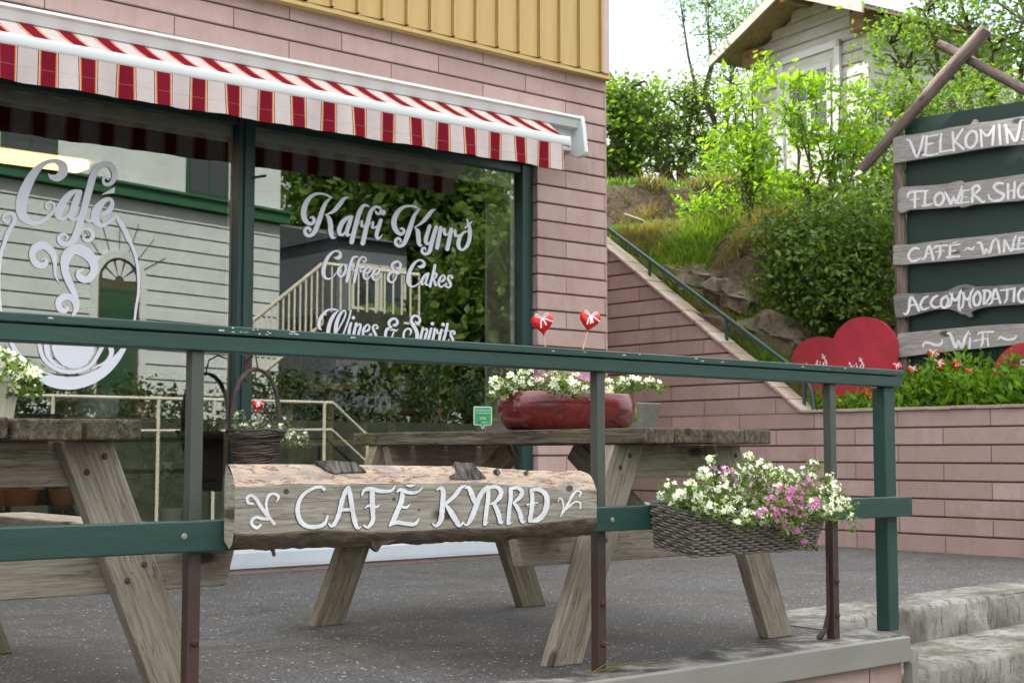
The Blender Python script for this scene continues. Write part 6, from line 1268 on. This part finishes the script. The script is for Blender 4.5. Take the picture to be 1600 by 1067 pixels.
hbox('ledge', sL, sR + .12, zl - .10, zl + .10, 0, .18, M['ledge']); hbox('ledge_top', sL, sR + .15, zl + .10, zl + .15, 0, .24, M['ledge'])
b = MB(); b.add([HP(sL, 8.6, .4), HP(sR + .4, 8.6, .4), HP(sR + .4, 8.6, -9.4), HP(sL, 8.6, -9.4), HP(sL, 11.5, -4.5), HP(sR + .4, 11.5, -4.5)], [(0, 1, 5, 4), (2, 3, 4, 5), (1, 2, 5), (0, 3, 2, 1)]); b.build('roof', M['roofing'], oh, m2)
for (pa, pb, py) in ((0, 88, 235), (290, 355, 290), (-180, -100, 200)):
    a, c = hs(pa, py), hs(pb, py); wz = zl + .15; f = hbox('window', a, c, wz, wz + 1.9, 0, .05, M['house_green']); mid = (a + c) / 2
    hbox('pane', a + .08, mid - .03, wz + .08, wz + 1.8, .045, .055, M['glass_dark'], f); hbox('pane', mid + .03, c - .08, wz + .08, wz + 1.8, .045, .055, M['glass_dark'], f)
# arched door
da, dc = hs(150, 500), hs(216, 500); zt_ = hz_(182, 403); rad = (dc - da) / 2; zc = zt_ - rad; mid = (da + dc) / 2
def arch(r, z0, zc_, o, n=18): return [HP(mid - r, z0, o)] + [HP(mid - r * math.cos(math.pi * i / n), zc_ + r * math.sin(math.pi * i / n), o) for i in range(n + 1)] + [HP(mid + r, z0, o)]
b = MB(); A_i, A_o = arch(rad, .6, zc, .05), arch(rad + .15, .6, zc, .05); k = len(A_i); b.add(A_i + A_o, [(i, i + 1, k + i + 1, k + i) for i in range(k - 1)]); A_o2 = arch(rad + .15, .6, zc, .0); b.add(A_o + A_o2, [(i, i + 1, k + i + 1, k + i) for i in range(k - 1)])
dsr = b.build('door_surround', M['render'], oh, m2); b = MB(); p_ = arch(rad, .6, zc, .016); b.add(p_, [tuple(range(len(p_)))]); dr2 = b.build('door', M['olive'], oh, m2)
hbox('door_leaf', mid - rad + .08, mid + rad - .08, .6, zc - .12, .02, .05, M['house_green'], dr2)
for i in range(5):
    a0, a1 = math.pi * (i + .1) / 5, math.pi * (i + .9) / 5; P_ = [HP(mid + r * math.cos(a), zc + .04 + r * math.sin(a), .03) for r, a in ((.10, a0), (rad * .80, a0), (rad * .84, (a0 + a1) / 2), (rad * .80, a1), (.10, a1))]; MB().add(P_, [(0, 1, 2, 3, 4)]).build('fanlight_pane', M['render'], dr2, m2)
b = MB()
for i in range(7):
    a = math.pi * (.16 + .68 * i / 6); P0, P1 = HP(mid + (rad + .16) * math.cos(a), zc + (rad + .16) * math.sin(a), .012), HP(mid + (rad + .75) * math.cos(a), zc + (rad + .75) * math.sin(a), .012); s = Vector((0, 0, .009)) if abs(math.cos(a)) > .5 else u2 * .009
    b.add([P0 - s, P1 - s, P1 + s, P0 + s], [(0, 1, 2, 3)])
b.build('arch_joint', M['house_green'], oh, m2)
# raised ground across the street with stone front and railing
b = MB(); b.box((-20, -30, -.8), (60, -2.9, 1.15)); M['darkstone'] = paint('dark_mossy_stone', (.045, .055, .032), .3, .9); tag(b.build('raised_ground', M['darkstone']), kind='structure')
def VR(px, py, d): return mir(W(px, py, d))
M['leaf_dusk'] = leafm('deep_green_leaf', (.014, .030, .008), (.045, .075, .02), .2)
fr = empty('street_handrail', (9, -2.6, 1.1), 'cream painted tubular handrail across the street that bends down to the right', 'handrail')
yv = 2 * GL + 2.45
vm = lambda px, py: mir(onY(px, py, yv))
top = [vm(-60, 615), vm(350, 625), vm(520, 629), vm(576, 682), vm(600, 705)]; low = [vm(-60, 672), vm(350, 673), vm(518, 671), vm(576, 724), vm(600, 747)]
MB().tube(top, .022, 7).build('rail', M['balustrade'], fr, sm=60); MB().tube(low, .018, 7).build('rail', M['balustrade'], fr, sm=60)
for px, py in ((83, 619), (248, 622), (335, 624), (507, 629), (574, 682)): p = vm(px, py); MB().tube([p, (p.x, p.y, -.6)], .024, 7).build('post', M['balustrade'], fr)
# neighbour: outdoor stair with balusters, grey house, trees
sc = empty('outdoor_stair', VR(560, 480, 23), 'outdoor staircase and landing with cream balusters beside the white house', 'staircase')
def brail(pts, n, drop):
    b = MB(); b.tube(pts, .035, 6).build('handrail', M['balustrade'], sc); P_ = [Vector(p) for p in pts]
    for i in range(n + 1):
        f = i / n; p = P_[0].lerp(P_[-1], f) if len(P_) == 2 else None; MB().tube([p, p - Vector((0, 0, drop))], .018, 5).build('baluster', M['balustrade'], sc)
    q = [p - Vector((0, 0, drop)) for p in pts]; MB().tube(q, .03, 6).build('bottom_rail', M['balustrade'], sc)
brail([VR(372, 520, 22), VR(505, 412, 22)], 15, .95); brail([VR(505, 412, 22), VR(655, 430, 22.5)], 11, .80)
MB().box(tuple(VR(505, 500, 22) - Vector((0, 1.2, .28))), tuple(VR(655, 494, 22.5) + Vector((0, -.03, .0)))).build('landing', M['darkstone'], sc)
gh = empty('grey_house', VR(580, 450, 30), 'grey blue boarded house behind the outdoor stair', 'house')
p0, p1 = VR(522, 400, 30), VR(640, 420, 31); x0_, x1_ = min(p0.x, p1.x), max(p0.x, p1.x); zt = VR(580, 372, 30).z; yh = (p0.y + p1.y) / 2
M['greyboard'] = paint('grey_blue_boards', (.15, .165, .18), .2, .7, stretch=(1, 1, 8))
MB().box((x0_, yh - 6, .5), (x1_, yh, zt)).build('wall', M['greyboard'], gh)
b = MB(); b.add([(x0_ - .1, yh + .2, zt), (x1_ + .1, yh + .2, zt), (x1_ + .1, yh - 6.2, zt), (x0_ - .1, yh - 6.2, zt), (x0_ - .1, yh - 3, zt + .7), (x1_ + .1, yh - 3, zt + .7)], [(0, 1, 5, 4), (2, 3, 4, 5), (1, 2, 5), (3, 0, 4), (0, 3, 2, 1)]); b.build('roof', M['roofing'], gh)
for f in (.2, .6): xx = x0_ + (x1_ - x0_) * f; w_ = MB().box((xx, yh - .02, zt - 1.5), (xx + .7, yh + .03, zt - .5)).build('window', M['balustrade'], gh); MB().box((xx + .07, yh + .03, zt - 1.43), (xx + .63, yh + .035, zt - .57)).build('pane', M['glass_dark'], w_)
def vblob(px, py, d, r, rz): p = VR(px, py, d); k = d / F_PX; return ((p.x, p.y, p.z), (r * k, r * k, rz * k))
for i, (bx, bl, n_) in enumerate((((540, 560, 36), [(530, 280, 36, 55, 70), (500, 350, 36, 32, 60), (570, 330, 36, 50, 70), (545, 220, 36, 40, 40)], 5200), ((660, 560, 33), [(660, 300, 33, 70, 80), (700, 400, 33, 50, 90), (630, 230, 33, 50, 50), (740, 330, 33, 50, 80)], 6500), ((770, 600, 28), [(740, 520, 28, 50, 60), (800, 430, 28, 60, 80), (690, 560, 28, 50, 50)], 4500))):
    p = VR(*bx); tree('garden_tree', ('tree behind the grey house, its top against the sky', 'broad dark tree to the right of the grey house', 'dense tree nearest the street at the far right of the reflection')[i], 'tree', (p.x, p.y, 1.1), [vblob(*q) for q in bl], int(n_ * 1.6), .24, M['leaf_dark'] if i else M['leaf_mid'], 'trees across the street', 50 + i, .2, 4, .6, .6, twig_n=40)
for i, (px, w_, h_) in enumerate(((60, 1.6, .55), (200, 1.5, .5), (430, 1.8, .8), (560, 2.0, .9), (690, 1.8, 1.0), (790, 1.8, 1.2))):
    p = mir(onY(px, 650, yv + 1.1 + .15 * i)); tree('garden_bush', 'low green bush behind the street handrail, ' + ('leftmost of the row', 'second from the left', 'third from the left under the white house corner', 'below the outdoor stair', 'right of the outdoor stair', 'rightmost and tallest of the row')[i], 'bush', (p.x, p.y, 1.1), [((p.x, p.y, 1.1 + h_ * .45), (w_ * .6, .45, h_ * .6))], 1500, .09, M['leaf_dusk'], 'bushes behind the street handrail', 70 + i, .03, 3, .5, .14, twig_n=6)

# ================================================================== INSIDE THE SHOP
lm = empty('ceiling_lamp', (3.2, 9.2, 2.72), 'long warm glowing ceiling tube inside the cafe at the upper left window', 'lamp')
MB().box((.6, 9.0, 2.66), (4.02, 9.26, 2.72)).build('housing', M['white_metal'], lm, bevel=.01); MB().box((.7, 9.03, 2.60), (3.95, 9.23, 2.655)).build('diffuser', M['lamp'], lm, bevel=.02)
sl = empty('spot_lamp', onY(92, 176, 8.0), 'small dark spot lamp under the cafe ceiling', 'lamp'); p = onY(92, 184, 8.0); MB().tube([(p.x, p.y, 2.9), p + Vector((0, 0, .05))], .01, 6).build('stem', M['blackplastic'], sl); MB().lathe([(0, .06), (.03, .055), (.035, -.03), (.028, -.035), (0, -.02)], tuple(p), 14).build('lamp_head', M['blackplastic'], sl, sm=40)
def shelf(label, pa, pb, Y, dep, th, mat, leg=True):
    a, c = onY(*pa, Y), onY(*pb, Y); r = empty('shelf', ((a.x + c.x) / 2, Y + dep / 2, 0), label, 'shelf'); z = (a.z + c.z) / 2; cx_ = ((a.x + c.x) / 2, Y + dep / 2, z)
    MB().box((a.x, Y, z - th), (c.x, Y + dep, z)).build('shelf_board', M[mat], r, Matrix.Translation(cx_), bevel=.003)
    for x in ((a.x + .04, c.x - .04) if leg else ()):
        MB().box((x - .02, Y + dep - .05, 0.002), (x + .02, Y + dep - .01, z - th)).build('leg', M[mat], r, Matrix.Translation((x, Y + dep, z / 2)))
    return z, a.x, c.x
zA, *_ = shelf('wooden shelf with violet vase inside the right window', (486, 592), (562, 601), 8.2, .35, .045, 'shelfwood')
zB, *_ = shelf('lower wooden shelf with small white boxes inside the right window', (595, 633), (652, 641), 8.4, .3, .045, 'shelfwood')
zC, xa, xb = shelf('long dark display table inside the left window', (-30, 652), (345, 652), 7.72, .55, .03, 'blackplastic')
zD, *_ = shelf('low pale bench of pots inside the right window', (440, 683), (562, 690), 8.0, .4, .04, 'shelfwood')
zE, *_ = shelf('low shelf of terracotta pots inside the left window', (-40, 792), (160, 790), 7.62, .4, .02, 'blackplastic')
zF, *_ = shelf('dark lower shelf of green plants inside the left window', (190, 748), (340, 748), 7.75, .4, .02, 'blackplastic')
def pot(label, px, Y, z, r, h, mat, taper=.8, name='pot', cat='pot', rib=False):
    p = onY(px, 600, Y); x = p.x; b = MB(); b.lathe([(0, 0), (r * taper, 0), (r * (taper + 1) / 2 * 1.02, h * .5), (r, h * .9), (r * 1.05, h * .92), (r * 1.05, h), (r * .92, h), (r * .9, h * .8), (0, h * .8)], (0, 0, 0), 28)
    o = b.build(name, M[mat], None, None, sm=50); o.matrix_basis = Matrix.Translation((x, Y, z)); WM[o.name] = o.matrix_basis.copy(); tag(o, label, cat); return x, Y, z + h
def leafy(label, x, y, z, r, h, n, size, mat, seed, asp=.4, up=.5, cat='plant'):
    g_ = np.random.default_rng(seed); rt_ = empty('house_plant', (x, y, z), label, cat); pts = np.array([x, y, z + h * .5]) + g_.normal(size=(n, 3)) * np.array([r, r, h * .45]) * .5
    leaf_mesh('foliage', pts, size, M[mat], rt_, g_, asp, 0, WM[rt_.name], up); MB().tube([(x, y, z - .02), (x, y, z + h * .6)], .006, 5).build('stem', M['leaf_garden'], rt_)
pot('pale blue grey oval pot inside the left window above the near table', 150, 7.85, zC, .135, .125, 'blue_pot', .92)
q = pot('violet vase on the wooden shelf inside', 527, 8.35, zA, .045, .12, 'purple', .6, 'vase', 'vase'); pot('pale glass vase right of the violet one', 553, 8.35, zA, .03, .13, 'blue_pot', .5, 'vase', 'vase'); pot('small white cup left of the violet vase on the shelf', 505, 8.3, zA, .03, .05, 'cream_pot')
for i, (px, w_, lb) in enumerate(((577, .05, 'small framed card left of the lower shelf boxes'), (599, .055, 'white box with dark square on the lower wooden shelf'), (622, .05, 'grey box right of the white box on the lower wooden shelf'))):
    p = onY(px, 628, 8.5); MB_ = MB().box((p.x - w_, 8.48, zB + .001), (p.x + w_, 8.58, zB + .085)); o = MB_.build('gift_box', [M['white_metal'], M['white_metal'], M['grey_pot']][i], None, Matrix.Translation((p.x, 8.5, zB)), bevel=.003); tag(o, lb, 'box'); MB().box((p.x - w_ * .5, 8.473, zB + .02), (p.x + w_ * .5, 8.479, zB + .065)).build('label_patch', M['blackplastic'], o)
pot('white pot hanging behind the lower wooden shelf', 630, 8.9, VR and onY(630, 612, 8.9).z, .07, .14, 'cream_pot', .8)
for i, (px, lb, m_) in enumerate(((30, 'wide terracotta bowl on the low shelf at the picture edge', 'terra'), (102, 'small red clay pot beside the wide terracotta bowl', 'terra'), (-10, 'half hidden terracotta pot at the very left inside', 'terra'))):
    x, y, z = pot(lb, px, 7.8, zE, (.13, .09, .1)[i], (.10, .09, .12)[i], m_, .75); leafy(('leafy seedling in the wide terracotta bowl', 'bushy green plant in the small red clay pot', 'green plant in the half hidden terracotta pot')[i], x, y, z, .12, .12, 160, .05, 'leaf_dark', 90 + i)
for i, (px, z, r, h, s_, m_) in enumerate(((258, zF, .14, .34, .06, 'leaf_mid'), (320, zC, .12, .26, .05, 'leaf_mid'), (225, zC, .10, .16, .05, 'leaf_garden'), (270, .25, .16, .30, .06, 'leaf_dark'))):
    x, y, zz = pot(('white planter on the dark lower shelf', 'brown pot at the right end of the display table', 'clay pot in the middle of the display table', 'white tub standing on the inner sill')[i], px, 7.9, z, .07, .10, ('cream_pot', 'grey_pot', 'terra', 'white_metal')[i], .8)
    leafy(('ivy like plant in the white planter', 'fine leaved plant in the brown pot', 'small plant in the clay pot on the display table', 'dark leafy plant in the white tub')[i], x, y, zz, r, h, 420, s_, m_, 100 + i)
x, y, zz = pot('dark pot of the tall reed plant inside the right window', 462, 8.1, zD, .08, .13, 'grey_pot', .8); 
def strap(label, c, n, L, up0, mat, seed, w=.012):
    rr = random.Random(seed); rt_ = empty('strap_leaf_plant', c, label, 'plant'); b = MB()
    for i in range(n):
        a = rr.uniform(0, 6.28); d = Vector((math.cos(a), math.sin(a), 0)); l = L * rr.uniform(.6, 1.1); u0 = up0 * rr.uniform(.5, 1.2); pts = []
        for k in range(7): f = k / 6; pts.append(Vector(c) + d * l * (.15 + .28 * f if up0 < .2 else .55 * f) * (f ** .6) + Vector((0, 0, u0 * math.sin(min(1.57, f * 2.2)) - (l * f ** 1.6 if up0 < .2 else l * .35 * f ** 2.5))))
        s = Vector((-d.y, d.x, 0)) * w / 2; vs = []
        for k, p in enumerate(pts): q = s * (1 - (k / 6) ** 2 * .9); vs += [p - q, p + q]
        b.add(vs, [(2*k, 2*k+1, 2*k+3, 2*k+2) for k in range(6)])
    b.build('leaves', M[mat], rt_); MB().tube([Vector(c) - Vector((0, 0, .05)), Vector(c) + Vector((0, 0, .02))], .02, 8).build('stem', M['twig'], rt_)
strap('tall reed like plant with arching leaves inside the right window', (x, y, zz), 26, .75, .75, 'leaf_mid', 5, .03)
strap('shaggy hanging plant with long green strands inside the right window', tuple(onY(692, 552, 8.05)), 150, .62, .05, 'leaf_mid', 6, .010)
strap('second tuft of the reed plants left of the wooden shelf', tuple(onY(430, 660, 8.2)), 20, .5, .5, 'leaf_bright', 7, .025)
p = onY(730, 668, 8.0); o = MB().box((p.x - .22, 7.95, p.z - .1), (p.x + .05, 8.2, p.z + .12)).build('black_box', M['blackplastic'], None, Matrix.Translation(p), bevel=.05); tag(o, 'rounded black machine behind the table end inside the right window', 'machine')
# back of the room: dim cupboards
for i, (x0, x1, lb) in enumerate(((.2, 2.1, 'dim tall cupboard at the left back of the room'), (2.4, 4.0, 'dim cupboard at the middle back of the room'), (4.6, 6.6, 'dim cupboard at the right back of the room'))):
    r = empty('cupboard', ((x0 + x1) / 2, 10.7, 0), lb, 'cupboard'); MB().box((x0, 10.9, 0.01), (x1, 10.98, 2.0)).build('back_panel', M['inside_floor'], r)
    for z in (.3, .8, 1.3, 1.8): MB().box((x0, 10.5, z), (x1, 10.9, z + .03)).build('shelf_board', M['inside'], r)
# dry grass wisp at the foot of the middle railing post
rr = random.Random(3); b = MB()
for i in range(7):
    a = rr.uniform(-.5, .6); s = Vector((3.05 + rr.uniform(0, .08), 3.19 + rr.uniform(-.02, .02), .006)); b.tube([s, s + Vector((.07, -.01 + a * .05, .012 + rr.uniform(0, .02))), s + Vector((.13 + rr.uniform(0, .08), a * .10 - .02, .005))], [.0018, .0014, .0008], 4)
tag(b.build('dry_grass', M['drygrass']), 'wisp of dry grass at the foot of the middle railing post', 'dry grass', kind='stuff')
# bushes that carry the slope on past the sign board
for i, (x, y, r) in enumerate(((10.4, 4.9, .75), (11.6, 4.7, .95), (10.5, 5.9, .6))):
    z = hill(x, y); tree('slope_bush', ('mid green bush just past the right end of the sign board', 'larger bush further right on the edge of the slope', 'bush between the sign board and the edge bushes')[i], 'bush', (x, y, z), [((x, y, z + r * .4), (r, r * .9, r * .8)), ((x - .5, y - .2, z - .4), (r * .8, r * .7, r * .8)), ((x - .2, y - .5, z - .9), (r, r * .6, r))], 3200, .060, M['leaf_mid'], 'bushes past the sign board', 90 + i, .03, 5, .5, .12, twig_n=20)
